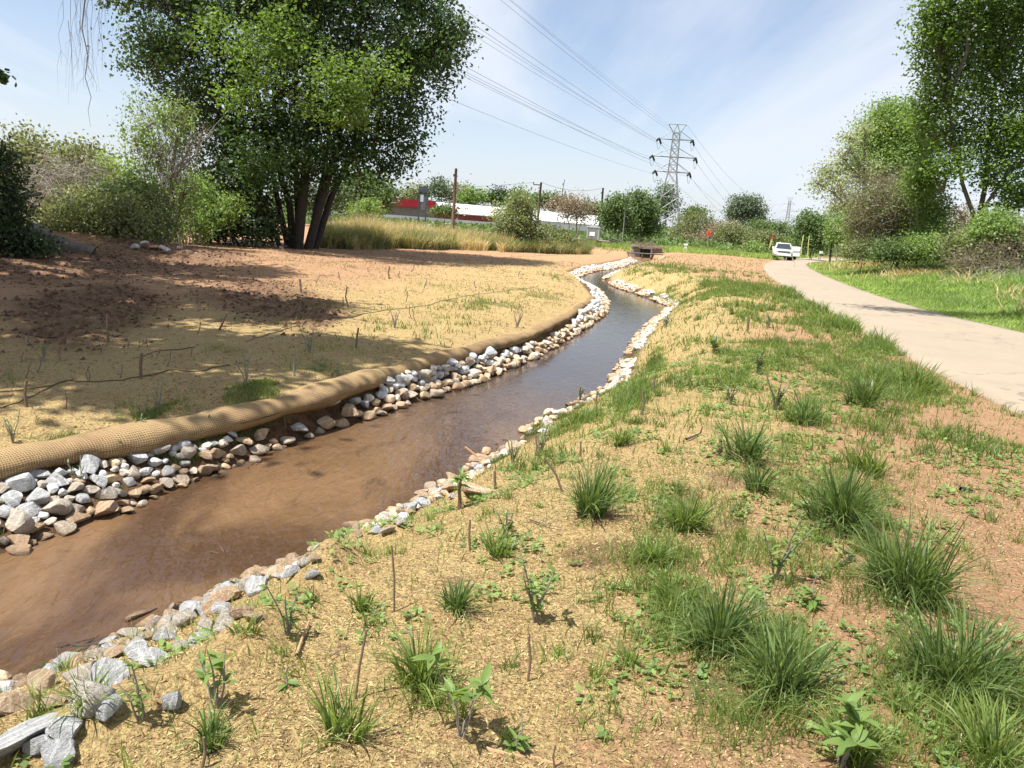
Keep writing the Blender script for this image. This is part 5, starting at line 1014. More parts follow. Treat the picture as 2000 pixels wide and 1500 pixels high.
# near maple on the right
lwr = [(1850,30,60,50),(1900,90,80,60),(1830,110,45,40),(1960,40,80,60),(1880,180,70,50),(1820,200,38,35),(1960,160,70,60),(1850,260,60,40),(1930,270,70,50),(1990,250,60,50),(1800,250,30,22),(1960,340,50,35),(1860,320,50,28),(2000,380,45,40),(1815,70,34,40),(1812,330,36,22),(1830,30,30,30),
       (1900,-60,90,70),(2020,-40,90,80),(2060,120,80,90),(2060,280,70,80),(1980,400,22,18),(1810,160,20,18),(1960,-160,110,80),(2090,-120,100,90)]
T('right_maple_tree','nearest maple with layered bright leaves at the upper right and a forked grey trunk','tree',46,1905,lwr,'maple_r',62000,.21,'bark',.3,.8,26,.2,900,trunk_px=[([(1900,540),(1902,470),(1905,430),(1880,360),(1870,300),(1850,200)],.22,0),([(1902,540),(1908,460),(1915,410),(1925,360),(1930,300),(1945,150)],.26,.4),([(1905,540),(1912,450),(1925,400),(1975,330),(2030,240)],.18,-.3),([(1900,520),(1885,430),(1850,385),(1840,375)],.05,.2)],up=.95,thick=.7)
# crown limb above the frame which shades the path
lx = [((7.3,20.6,10.2),(1.5,.9,.6)),((9.4,21.0,10),(1.7,1.0,.7)),((11.6,20.3,10.4),(1.6,1.4,.8)),((13.6,20,10.6),(2,1.8,1)),((15.6,19.6,9.5),(2.4,2,1.1)),((17.5,18.5,9),(2.5,2,1.2))]
base = np.array([19.0, 19.0, float(hgt(19., 19., False)[0])]); t_ = thing('roadside_maple_tree', base, 'maple beyond the right edge whose long limb shades the path', 'tree'); lw = [(np.array(a), np.array(b_)) for a, b_ in lx]; fo, cc = foliage(lw, 13000, .2, 20, .8, .1, up=.9)
mb = MB(); limbs(mb, base, [([base-np.array([0, 0, .2]), base+np.array([-.3, .2, 4]), base+np.array([-1, 0, 8]), np.array([15.6, 19.6, 9.6])], .25)], lw, cc, .25, 160); mb.build('trunk', M['bark'], t_, smooth=True); fo.build('crown', M['maple_r'], t_)
for lb, Y, bx_, lobes, leaf in [('olive bush at the left foot of the brown thicket', 50, 1690, [(1690,478,30,20),(1665,488,24,14),(1710,490,26,14)], 'olive'), ('mid green bush in front of the brown thicket', 47, 1745, [(1745,485,32,18),(1770,492,26,14),(1725,495,22,12)], 'mid'),
    ('fresh green bush between the thicket and the forked tree', 46, 1815, [(1815,480,34,22),(1840,492,26,16)], 'fresh'), ('olive bush at the foot of the forked grey trunk', 42, 1880, [(1875,480,36,26),(1900,500,30,20)], 'olive'), ('low pale bush at the right edge above the brush pile', 40, 1980, [(1985,455,34,22),(2010,470,30,22)], 'pale')]:
    T('shrub', lb, 'shrub', Y, bx_, lobes, leaf, 5200, .13, 'gbark', .05, .6, 12, .3, 80)
# brush pile at the right edge
base = ground(1950, 560); t_ = thing('brush_pile', base, 'heap of tangled dead brown branches at the right edge beyond the path', 'brush pile')
lw = lobes_world([(1930,500,50,30),(1970,480,50,40),(2010,500,60,50),(1900,520,35,18),(1960,530,50,20)], base[1]+3); mb = MB(); tangle(mb, lw, 1800, 2.0, .011); mb.build('dead_branches', M['twig'], t_)
mb = MB(); wands(mb, base+np.array([.6, .4, 0]), 70, inlobe(lobes_world([(1930,540,50,18),(1980,530,40,24)], base[1]+.5)), .018, .5, 1.2, 6, .06); mb.build('pale_branches', M['gbark'], t_)
mb, _ = foliage(lw, 8000, .13, 10, .5, .3); mb.build('leaves', M['olive'], t_)
# tall weeds between the mown verge and the thickets
wb = MB(); n = 60000; y = rng.uniform(22, 75, n); x = np.interp(y, RRs[:, 1], RRs[:, 0])+rng.uniform(2.0, 18, n); e_ = pdist(x, y, RRs[::2]); cl_ = fbm(x, y, 2.2, 3, 45); keep = (e_ > 1.8) & (cl_ > .36+.1*(e_ < 4)); x, y, e_, cl_ = x[keep], y[keep], e_[keep], cl_[keep]
blades(wb, on(x, y), (.25+.9*sstep(3, 9, e_))*(.3+rng.random(len(x)))*(.5+cl_), .05, rng.uniform(.2, 1, len(x)), 2, rng.random(len(x))); wb.build('tall_weeds', M['fresh'], kind='stuff', label='tall mixed green weeds between the mown verge and the right thickets')
wb = MB(); x = x[::3]; y = y[::3]; k_ = fbm(x, y, 3, 2, 95) > .68; x, y = x[k_]+.2, y[k_]; blades(wb, on(x, y), .9*(.3+rng.random(len(x))), .04, rng.uniform(.3, 1.1, len(x)), 2, rng.random(len(x))); wb.build('dry_stems', M['straw'], kind='stuff', label='dry straw stems among the tall weeds at right')
# tall dry weeds on the verge
for px, py, n, hh, lb, m_ in [(1735,528,800,.9,'pale dry grass clump leaning on the verge left of the brush pile','straw'),(1700,520,500,.7,'smaller dry grass clump at the left end of the verge weeds','straw'),(1850,545,1000,.6,'low dry grass patch in front of the brush pile','straw'),(1800,510,700,.8,'dark green weed clump behind the verge dry grass','mid'),(1655,503,500,.8,'grey green weeds at the foot of the bright green tree','olive'),(1880,560,600,.5,'yellowish weed clump nearest the path in front of the brush pile','verge'),(1770,500,800,.9,'green weeds at the foot of the vine thicket','mid'),(1720,492,800,1.0,'olive weeds at the left foot of the vine thicket','olive'),(1850,515,800,.9,'leafy weeds between the thicket and the brush pile','fresh')]:
    p = ground(px, py); mb = MB(); n = int(n*1.3); a = rng.normal(0, 1, (n, 2))*np.array([1.7, 1.1]); x = p[0]+a[:, 0]; y = p[1]+1+np.abs(a[:, 1]); blades(mb, on(x, y), hh*(.4+.9*rng.random(n)), .045, rng.uniform(.2, 1, n), 3, rng.random(n), np.array([-.5, -.4, 0])); mb.build('weed_clump', M[m_], loc=(p[0], p[1]+1, p[2]), label=lb, kind='stuff')
# undergrowth masses that close the distance
ub = MB(); n = 60000; az = rng.uniform(-.72, .80, n); y = rng.uniform(95, 300, n); x = az*y; cz = hgt(x, y, False); keep = ((x < xat(RL, y)-3) | (x > xat(RR, y)+4)) & ~((az > .12) & (az < .40) & (y < 120))
x, y, cz = x[keep], y[keep], cz[keep]; n = len(x); hh = rng.random(n)*np.where(x/y < .13, .9, 2.2*np.clip((y-90)/60, .3, 1.4)); P = np.c_[x, y, cz+hh]; nr = rng.normal(size=(n, 3)); nr /= np.linalg.norm(nr, axis=1, keepdims=True); a = np.cross(nr, rng.normal(size=(n, 3))); a /= np.linalg.norm(a, axis=1, keepdims=True); b_ = np.cross(nr, a); s_ = (.0042*y*rng.uniform(.5, 1.2, n))[:, None]
ub.add(np.stack([P-a*s_, P+b_*s_*.6, P+a*s_, P-b_*s_*.6], 1), np.arange(n*4).reshape(n, 4), None, np.repeat(fbm(x, y, 14, 3, 8)*.8+rng.random(n)*.3, 4)); ub.build('undergrowth', M['mid'], kind='stuff', label='low leafy undergrowth filling the distance below the trees')
for i, (y, xs_, hs, m_) in enumerate([(320, (-300, 330), (3, 9), 'mid')]):
    ub = MB(); n = 26000; x = rng.uniform(*xs_, n); yy_ = y+rng.uniform(-15, 30, n); top = hs[0]+(hs[1]-hs[0])*fbm(x, yy_*0, 22, 3, 4+i); P = np.c_[x, yy_, top*rng.random(n)**.6]
    nr = rng.normal(size=(n, 3)); nr /= np.linalg.norm(nr, axis=1, keepdims=True); a = np.cross(nr, rng.normal(size=(n, 3))); a /= np.linalg.norm(a, axis=1, keepdims=True); b_ = np.cross(nr, a); s_ = rng.uniform(.5, 1.1, n)[:, None]
    ub.add(np.stack([P-a*s_, P+b_*s_*.6, P+a*s_, P-b_*s_*.6], 1), np.arange(n*4).reshape(n, 4), None, np.repeat(rng.random(n), 4)); ub.build('distant_woods', M[m_], kind='stuff', label='distant woods closing the horizon')

# ------------------------------------------------------------------ structures
# long low building
A = at(745, 400, 187); B = at(1175, 430, 222); A[2] = B[2] = 0; dirv = (B-A)/np.linalg.norm(B-A); Lb = np.linalg.norm(B-A); rzb = math.atan2(dirv[1], dirv[0]); bt = thing('long_building', (A[0], A[1], .2), 'long low building with a red facade end and a white roof band', 'building')
def bpart(name, s0, s1, z0, z1, m_, off=0, th=.4, lab=None):
    mb = MB(); c_ = A+dirv*(s0+s1)/2; nrm = np.array([dirv[1], -dirv[0], 0]); c_ = c_+nrm*off; mb.box((c_[0], c_[1], (z0+z1)/2), (s1-s0, th, z1-z0), rzb); return mb.build(name, M[m_], bt, label=lab)
ztop = lambda s_: 0
zt = at(745, 386, 187)[2]; zt2 = at(1100, 424, 216)[2]
s_r = 13.8/1.0; import sys
def sof(px, py): # distance along the facade seen at a pixel column
    d = ray(px, py); M_ = np.array([[d[0], -dirv[0]], [d[1], -dirv[1]]]); t__, s__ = np.linalg.solve(M_, A[:2]); return s__, EYE+d[2]*t__
s1, z1 = sof(850, 392); s2, z2 = sof(1040, 405); s3, z3 = sof(1170, 422); _, zb1 = sof(850, 408); _, zb2 = sof(1000, 420)
zT = (sof(760, 388)[1]+z1)/2; zB = zb1
def slope(name, s0, s1, z0, z1, m_, off=.3, back=2.6, th=.25):
    nrm = np.array([dirv[1], -dirv[0], 0]); v = []
    for o_, z in ((off, z0), (off-back, z1), (off-back, z1-th), (off, z0-th)):
        for s_ in (s0, s1): q = A+dirv*s_+nrm*o_; v.append((q[0], q[1], z))
    mb = MB(); mb.add(v, [(0, 1, 3, 2), (2, 3, 5, 4), (4, 5, 7, 6), (6, 7, 1, 0), (0, 2, 4, 6), (1, 7, 5, 3)]); return mb.build(name, M[m_], bt)
bpart('red_facade', 0, s1, zB, zT, 'red', .3, .6); bpart('parapet_cap', 0, s1, zT, zT+.12, 'conc', .32, .7); slope('white_roof_band', s1, s2, zB-.6, z1-.15, 'white'); slope('white_roof_band', s2, Lb, sof(1100, 440)[1]+.8, sof(1060, 412)[1], 'white', .8); bpart('white_wall', s2, Lb, .2, sof(1100, 440)[1]+.5, 'white', .5, .3)
bpart('roof_edge', s1, s2, z1-.15, z1, 'dgrey', -2.5, .5); bpart('brick_wall', s1, s2+4, .2, zB-.7, 'brick', -.6, .4); bpart('lower_wall', s1-30, Lb, .2, max(.7, zB-2.2), 'white', .3, .3); bpart('shop_window', 0, s1, .2, zB, 'conc', -.3, .3); bpart('roof', 0, Lb, zB+.2, zB+.35, 'dgrey', -9, 16)
for i in range(9): bpart('brick_pier', s1+4+i*5, s1+4.6+i*5, .2, zB-.72, 'brick', -.3, .3)
# lettering strip on the red part and two small emblems on the white band: too small to read in the photograph
ss0 = sof(753, 394)[0]; ss1 = sof(772, 396)[0]; zz_ = sof(760, 394)[1]; bpart('sign_backing', ss0+.15, ss1, zz_-.40, zz_-.26, 'dgrey', .62, .04)
for i in range(9): hh = .62 if i == 0 else .36+.12*(i % 3 == 1); bpart('sign_letter', ss0+i*(ss1-ss0)/9, ss0+(i+.7)*(ss1-ss0)/9, zz_-.26, zz_-.26+hh, 'white', .66, .08)
for px in (897, 901, 913, 917, 871): s_, z_ = sof(px, 404); za_, zc_ = zB-.6, z1-.15; slope('painted_emblem', s_-.25, s_+.2, za_+.42*(zc_-za_)+.02, za_+.62*(zc_-za_)+.02, 'brick', .3-2.6*.42, 2.6*.20, .015)
# charcoal sign pylon
Ys = 150; c_ = at(826, 388, Ys); wq = 16/F*Ys; t_ = thing('sign_tower', (c_[0], Ys, .2), 'tall charcoal sign panel standing before the red facade', 'sign'); zt_, zb_ = at(827, 365, Ys)[2], at(824, 410, Ys)[2]
mb = MB(); mb.box((c_[0]-wq*.42, Ys, (zt_+.2)/2), (wq*.16, .5, zt_-.2)); mb.box((c_[0]+wq*.42, Ys, (zt_+.2)/2), (wq*.16, .5, zt_-.2)); mb.build('sign_post', M['char'], t_); mb = MB(); mb.box((c_[0], Ys, zt_-.45), (wq*1.08, .7, 1.0)); mb.build('sign_header', M['char'], t_); mb = MB(); mb.box((c_[0], Ys, (zt_-1+zb_)/2), (wq*.68, .3, zt_-1-zb_)); mb.build('sign_panel', M['dgrey'], t_)
mb = MB(); mb.box((c_[0]-wq*.1, Ys-.18, zt_-2.1), (wq*.4, .04, 1.4)); mb.build('faded_panel', M['cab'], t_)
# poles and masts
def pole(name, lb, px, ptop, pbot, Y, r_, m_='pole', arm=0, cat='utility pole', gy=None):
    tp = at(px[0], ptop, Y); g0 = np.array([at(px[1], pbot, Y)[0], Y, float(hgt(at(px[1], pbot, Y)[0], Y, False)[0])]); t_ = thing(name, g0, lb, cat); mb = MB(); mb.tube([g0-np.array([0, 0, .3]), g0*.5+tp*.5, tp], [r_*1.25, r_*1.1, r_*.85], 10); mb.build('shaft', M[m_], t_, smooth=True)
    if arm: mb = MB(); mb.box(tp+np.array([-arm*.5, 0, -.35]), (arm, .12, .14)); mb.build('cross_arm', M[m_], t_); mb = MB(); mb.tube([tp+np.array([-arm, 0, -.3]), tp+np.array([-arm, 0, -.05])], .07, 6); mb.build('insulator', M['insul'], t_)
    else: mb = MB(); mb.tube([tp+np.array([-.22, -.1, -.9]), tp+np.array([-.22, -.1, -.6])], .06, 6); mb.build('insulator', M['insul'], t_)
    return tp
p1 = pole('utility_pole','dark wooden pole tallest of the three before the white building',(891,885),329,425,88,.17); p2 = pole('utility_pole','brown wooden pole with a short cross arm above the white building',(1057,1049),356,440,104,.16,'pole',1.0); p3 = pole('utility_pole','brown wooden pole standing behind the grey cabinet',(1178,1172),367,445,118,.16)
pole('radio_mast','thin grey leaning mast between the second and third wooden poles',(1103,1084),350,430,120,.05,'steel',0,'mast'); pole('lamp_post','slim grey post left of the near lattice pylon',(1223,1216),385,468,106,.07,'steel',0,'post'); pole('marker_post','short thin rusty post left of the grey cabinet top',(1163,1163),420,448,100,.04,'lstake',0,'post')
pole('survey_rod','thin pale rod standing right of the big maple stems',(700,698),338,402,70,.035,'steel',0,'post')
def wire(name, pts, r_, lb, g_=None):
    P = np.array(pts); mb = MB(); mb.tube(P, r_, 4); return mb.build(name, M['wire'], loc=P[0], label=lb, cat='power line', group=g_)
def cat_(a, b_, sag, n=26): t_ = np.linspace(0, 1, n)[:, None]; P = a*(1-t_)+b_*t_; P[:, 2:3] -= 4*sag*t_*(1-t_); return P
wire('service_wire', cat_(p2+np.array([-1, 0, -.1]), at(640, 365, 150), .6), .018, 'faint wire running left from the short cross arm pole'); wire('service_wire', cat_(p2, p3, .7), .018, 'faint wire between the two brown wooden poles')
# lattice pylons
def lattice(loc, H_, yaw, lb, name='lattice_pylon', full=True, s=1.):
    t_ = thing(name, loc, lb, 'pylon', None); L0 = np.array(loc); cz, sz = math.cos(yaw), math.sin(yaw)
    def W_(x, y, z): return L0+np.array([x*cz-y*sz, x*sz+y*cz, z])
    zw = H_*.60; hb, hw, ht = 3.5*s, .95*s, .72*s
    def half(z): return hb+(hw-hb)*z/zw if z < zw else hw+(ht-hw)*(z-zw)/(H_*.93-zw)
    lv = [0, H_*.14, H_*.27, H_*.39, H_*.50, H_*.60, H_*.665, H_*.73, H_*.80, H_*.865, H_*.93]
    for sx in (-1, 1):
        for sy in (-1, 1): mb = MB(); mb.tube([W_(sx*half(z), sy*half(z), z) for z in [-.5]+lv[1:]], .115*s, 4); mb.build('leg', M['steel'], t_)
    br = MB()
    for z0, z1_ in zip(lv[:-1], lv[1:]):
        a, b_ = half(z0), half(z1_)
        for ax in (0, 1):
            for sg in (-1, 1):
                q = lambda u, v, z: W_(u, v*1.0, z) if ax == 0 else W_(v, u, z)
                br.tube([q(-a, sg*a, z0), q(b_, sg*b_, z1_)], .05*s, 4); br.tube([q(a, sg*a, z0), q(-b_, sg*b_, z1_)], .05*s, 4); br.tube([q(-b_, sg*b_, z1_), q(b_, sg*b_, z1_)], .055*s, 4)
    for sg in (-1, 1): br.tube([W_(-half(.6), sg*half(.6), .9), W_(half(.6), sg*half(.6), .9)], .06*s, 4); br.tube([W_(sg*half(.6), -half(.6), .9), W_(sg*half(.6), half(.6), .9)], .06*s, 4)
    br.build('bracing', M['steel'], t_); tips = []
    for z, hwid in ((H_*.875, 3.7*s), (H_*.73, 4.8*s), (H_*.605, 3.8*s)):
        mb = MB(); d_ = half(z); mb.tube([W_(-hwid, 0, z), W_(hwid, 0, z)], .11*s, 4)
        for sg in (-1, 1):
            mb.tube([W_(sg*d_, 0, z+1.9*s), W_(sg*hwid, 0, z)], .07*s, 4); mb.tube([W_(sg*d_, -d_, z), W_(sg*hwid, 0, z)], .06*s, 4); mb.tube([W_(sg*d_, d_, z), W_(sg*hwid, 0, z)], .06*s, 4); tips.append(W_(sg*hwid, 0, z))
        mb.build('cross_arm', M['steel'], t_)
    mb = MB(); zt_ = H_; hz_ = H_*.93
    for a, b_ in [((-ht, hz_), (-1.95*s, zt_)), ((-ht, hz_), (0, zt_)), ((ht, hz_), (0, zt_)), ((ht, hz_), (1.95*s, zt_)), ((-1.95*s, zt_), (1.95*s, zt_)), ((-ht, hz_), (ht, hz_))]: mb.tube([W_(a[0], 0, a[1]), W_(b_[0], 0, b_[1])], .085*s, 4)
    mb.build('earth_wire_peak', M['steel'], t_); return t_, tips, W_(-1.95*s, 0, zt_), W_(1.95*s, 0, zt_)
pb = at(1298, 474, 180); pz = float(hgt(pb[0], 180., False)[0]); PH = at(1326, 243, 180)[2]-pz; axis_yaw = math.atan2(-.36, .93)*0+R(14)
pt, tips, e1, e2 = lattice((pb[0], 180., pz), PH, R(-8), 'tall steel lattice power pylon with three cross arms right of centre')
ub_ = np.array([-.335, -.942, 0]); fb = at(1533, 462, 520); fz = float(hgt(fb[0], 520., False)[0])
pt2, tips2, f1, f2_ = lattice((fb[0], 520., fz), at(1543, 386, 520)[2]-fz, R(-8), 'small distant lattice pylon above the truck', s=.95)
gp = 'conductors strung between the pylons'
nm = ['upper left', 'upper right', 'middle left', 'middle right', 'lower left', 'lower right']
for i, tp in enumerate(tips):
    for sgn in (-1, 1):                                         # tension strings: discs on both sides of the arm
        u = ub_ if sgn > 0 else -ub_; mb = MB(); P = [tp+u*(.2+j*.17)+np.array([0, 0, -.10*j*.5]) for j in range(16)]; rr = np.array([.10 if j % 2 else .24 for j in range(16)]); mb.tube(P, rr, 8); o = mb.build('insulator_string', M['insul'], pt)
    mb = MB(); a, b_ = tp+ub_*2.6+np.array([0, 0, -.8]), tp-ub_*2.6+np.array([0, 0, -.8]); mb.tube(cat_(a, b_, 1.5, 10), .035, 4); mb.build('jumper_loop', M['wire'], pt)
    nxt = tp+ub_*255+np.array([0, 0, 0])
    for k in ((-.22, .22) if i != 4 else (0,)):
        off = np.array([0, 0, k]); wire('power_cable', cat_(tp+ub_*2.7+np.array([0, 0, -.8])+off, nxt+off*1.5, 2.6, 60), .015, f'{"upper" if k > 0 else "lower"} cable of the pair strung from the {nm[i]} arm toward the viewer', gp)
    wire('power_cable', cat_(tp-ub_*2.7+np.array([0, 0, -.8]), tips2[i], 13, 50), .028, f'cable from the {nm[i]} arm of the near pylon to the distant pylon', gp)
wire('earth_wire', cat_(e1, e1+ub_*255, 2.0, 60), .012, 'topmost thin cable from the peak of the near pylon', gp); wire('earth_wire', cat_(e2, f2_, 10, 50), .03, 'topmost thin cable running from the near pylon to the far one', gp)
# grey cabinet
Yc = 88; c_ = at(1159, 458, Yc); zb_ = at(1158, 471, Yc)[2]; zt_ = at(1158, 446, Yc)[2]; wc = 24/F*Yc; t_ = thing('utility_cabinet', (c_[0], Yc, zb_), 'grey metal utility cabinet standing on legs beyond the left field', 'cabinet', None, R(-14))
def lp(name, bx, m_, tt, bev=0):
    mb = MB()
    for c0, d0 in bx: mb.box(c0, d0)
    o = mb.build(name, M[m_]); o.parent = tt; return o
hc = zt_-zb_; lp('cabinet_body', [((0, 0, .15+hc*.5), (wc*.95, wc*.8, hc-.1))], 'cab', t_); lp('cabinet_roof', [((0, 0, .15+hc), (wc*1.06, wc*.92, .12)), ((0, 0, .28+hc), (wc*.6, wc*.5, .1))], 'cab', t_); lp('door', [((-.02, -wc*.4-.02, .15+hc*.48), (wc*.8, .04, hc*.8))], 'steel', t_)
lp('notice_plate', [((-.05, -wc*.4-.06, .15+hc*.45), (wc*.42, .02, hc*.3))], 'white', t_)
for sx in (-.4, .4): lp('leg', [((sx*wc, -.2*wc, .02), (.1, .1, .3)), ((sx*wc, .2*wc, .02), (.1, .1, .3))], 'lstake', t_)
# culvert headwall with pipe
p = ground(1262, 500); Yv = 86.; c_ = at(1263, 495, Yv); u = F/Yv; z_ = lambda py: at(1263, py, Yv)[2]; xx = lambda px: at(px, 490, Yv)[0]
t_ = thing('culvert_headwall', (c_[0], Yv, z_(503)), 'brush covered stone culvert headwall with a dark opening at the stream head', 'culvert')
def cp_(name, x0, x1, y0, y1, m_, dy=0, th=.8):
    mb = MB(); mb.box((((xx(x0)+xx(x1))/2), Yv+dy, (z_(y0)+z_(y1))/2), (abs(xx(x1)-xx(x0)), th, abs(z_(y0)-z_(y1)))); return mb.build(name, M[m_], t_)
cp_('side_wall', 1236, 1250, 505, 484, 'conc', .4, 1.2); cp_('side_wall', 1271, 1292, 500, 483, 'conc', .4, 1.2); cp_('lintel', 1234, 1293, 483.5, 480, 'conc', .2, 1.4); cp_('opening', 1248, 1273, 504, 484, 'black', 1.0, .4); cp_('opening_post', 1269.5, 1272, 503, 485, 'conc', -.45, .2); cp_('lintel_beam', 1247, 1272, 486, 484, 'conc', -.45, .25)
for i in range(5): cp_('grate_bar', 1253+i*3.5, 1254+i*3.5, 492, 486, 'dgrey', -.2, .08)
mb = MB(); wands(mb, np.array([xx(1262), Yv+.4, z_(484)]), 110, inlobe([(np.array([xx(1245), Yv+.2, z_(485)]), np.array([1.1, .5, .7])), (np.array([xx(1282), Yv-.2, z_(487)]), np.array([1.1, .5, .7])), (np.array([xx(1262), Yv+.6, z_(478)]), np.array([1.6, .5, .12]))]), .02, .2, 1.0, 5, .08); mb.build('dead_brush', M['twig'], t_)
t_ = thing('pipe_crossing', (xx(1253), Yv-2.5, z_(505)), 'dark pipe rail on a pale post crossing in front of the culvert', 'pipe'); Yp = Yv-2.5
mb = MB(); mb.tube([at(1226, 493.5, Yp), at(1295, 497.5, Yp)], .07, 8); mb.build('pipe', M['dgrey'], t_, smooth=True); mb = MB(); q = at(1254, 504, Yp); mb.box((q[0], Yp+.12, (q[2]+at(1254,495.6,Yp)[2])/2-.3), (.16, .12, at(1254,495.6,Yp)[2]-q[2]+.6)); mb.build('post', M['conc'], t_)
mb = MB(); mb.tube([at(1227, 494, Yp), at(1227, 503, Yp)-np.array([0,0,.3])], .05, 6); mb.build('end_post', M['dgrey'], t_)
# timber guard rail beside the cabinet
t_ = thing('timber_rail', (at(1205, 470, 95)[0], 95, .1), 'weathered timber rails right of the grey cabinet', 'rail')
for a, b_ in [((1193, 465), (1208, 470)), ((1192, 468), (1206, 473))]: mb = MB(); mb.tube([at(*a, 95), at(*b_, 95)], .1, 5); mb.build('rail', M['dgrey'], t_)
for a in ((1194, 466), (1206, 471)): mb = MB(); q = at(*a, 95); mb.tube([np.array([q[0], 95, q[2]-1.2]), q], .07, 5); mb.build('post', M['dgrey'], t_)
t_ = thing('guard_rail', (at(1130, 466, 92)[0], 92, .1), 'low pale guard rail left of the grey cabinet', 'rail'); mb = MB(); mb.tube([at(1098, 463.5, 92), at(1143, 468, 92)], .09, 5); mb.build('rail', M['conc'], t_); mb = MB(); [mb.tube([at(x, 465+(x-1098)*.1, 92), at(x, 465+(x-1098)*.1, 92)-np.array([0, 0, 1.2])], .06, 5) for x in (1100, 1121, 1142)]; mb.build('rail_posts', M['conc'], t_)
t_ = thing('guard_rail', (at(1184, 470, 90)[0], 90, .1), 'short pale guard rail right of the grey cabinet', 'rail'); mb = MB(); mb.tube([at(1169, 470, 90), at(1190, 472, 90)], .09, 5); mb.build('rail', M['conc'], t_); mb = MB(); [mb.tube([at(x, 471, 90), at(x, 471, 90)-np.array([0, 0, 1.2])], .06, 5) for x in (1172, 1188)]; mb.build('rail_posts', M['conc'], t_)
# orange diamond road sign
Yo = 104; c_ = at(1384, 455, Yo); t_ = thing('road_sign', (at(1380,478,Yo)[0], Yo, at(1380, 480, Yo)[2]), 'orange diamond road work sign on a thin post beyond the clay field', 'sign'); mb = MB(); mb.tube([at(1380.5, 481, Yo), at(1384, 462, Yo)], .04, 6); mb.build('post', M['steel'], t_)
mb = MB(); ax, az_ = 4.6/F*Yo, 7.6/F*Yo; q = [(0, -1), (1, 0), (0, 1), (-1, 0)]; v = [c_+np.array([a*ax+b_*.05, -.05+dy, b_*az_]) for dy in (0, .03) for a, b_ in q]; mb.add(v, [(0, 1, 2, 3), (7, 6, 5, 4)]+[(i, (i+1) % 4+0, (i+1) % 4+4, i+4) for i in range(4)]); mb.build('sign_face', M['orange'], t_)
mb = MB(); mb.tube([c_+np.array([-.02, -.06, -.25]), c_+np.array([.03, -.06, .0]), c_+np.array([-.06, -.06, .2])], .03, 4); mb.box(c_+np.array([.07, -.06, -.05]), (.07, .02, .25)); mb.build('sign_symbol', M['black'], t_)
# feather flag, yellow poles, marker
Yf = 94; t_ = thing('feather_flag', at(1503, 488, Yf), 'narrow yellow and orange banner flag left of the white truck', 'flag'); mb = MB(); mb.tube([at(1502, 492, Yf), at(1510, 458, Yf)], .025, 5); mb.build('pole', M['dgrey'], t_)
def ribbon(name, pts, ws, m_, tt, Y): mb = MB(); P = [at(x, y, Y) for x, y in pts]; v = []; [v.extend([p-np.array([w_/F*Y*.5, 0, 0]), p+np.array([w_/F*Y*.5, .03, 0])]) for p, w_ in zip(P, ws)]; mb.add(v, [(2*i, 2*i+1, 2*i+3, 2*i+2) for i in range(len(P)-1)]); mb.build(name, M[m_], tt)
ribbon('banner_tail', [(1502, 487), (1504, 480), (1506, 474), (1507.5, 468)], [1.6, 3, 3.6, 3], 'yellow', t_, Yf-.05); ribbon('banner_tip', [(1507.5, 468), (1509, 463), (1510.5, 458)], [3, 2.4, 1], 'orange', t_, Yf-.05)
for a, b_, lb in [((1565, 491), (1569.5, 459), 'left yellow wrapped post under the dark round tree'), ((1578, 493), (1581, 460), 'right yellow wrapped post under the dark round tree')]: mb = MB(); q0 = at(*a, 92); mb.tube([q0-np.array([0,0,.4]), q0, (q0+at(*b_, 92))/2+np.array([-.05, 0, 0]), at(*b_, 92)], .045, 7); mb.build('guy_marker', M['yellow'], loc=q0, label=lb, cat='post')
mb = MB(); q0 = ground(1583, 509); mb.tube([q0, q0+np.array([.02, 0, .75])], .055, 8); mb.build('marker_stake', M['yellow'], loc=q0, label='short pale yellow marker post on the grass at the path bend', cat='post')
q0 = at(1604, 493, 88); t_ = thing('mail_box', q0-np.array([0, 0, .8]), 'small white box on a rail under the bright green tree', 'box'); mb = MB(); mb.box(q0, (.28, .3, .25)); mb.build('box_body', M['white'], t_); mb = MB(); mb.box(q0+np.array([.55, 0, .05]), (.8, .05, .05)); mb.tube([q0-np.array([0, 0, .85]), q0], .05, 5); mb.build('rail', M['conc'], t_)
q0 = at(1340, 477.5, 102); mb = MB(); mb.box(q0, (.45, .3, .22)); mb.box(q0-np.array([0,0,.3]), (.3, .2, .5)); mb.build('marker_block', M['white'], loc=q0, label='small white block on the green berm right of the near pylon', cat='marker')
q0 = at(1873, 423, 60); mb = MB(); mb.tube([q0-np.array([0, 0, 2.]), q0+np.array([.03, 0, .3])], .09, 8); mb.build('vent_pipe', M['white'], loc=q0, label='short white pipe showing in the gap of the right undergrowth', cat='pipe')
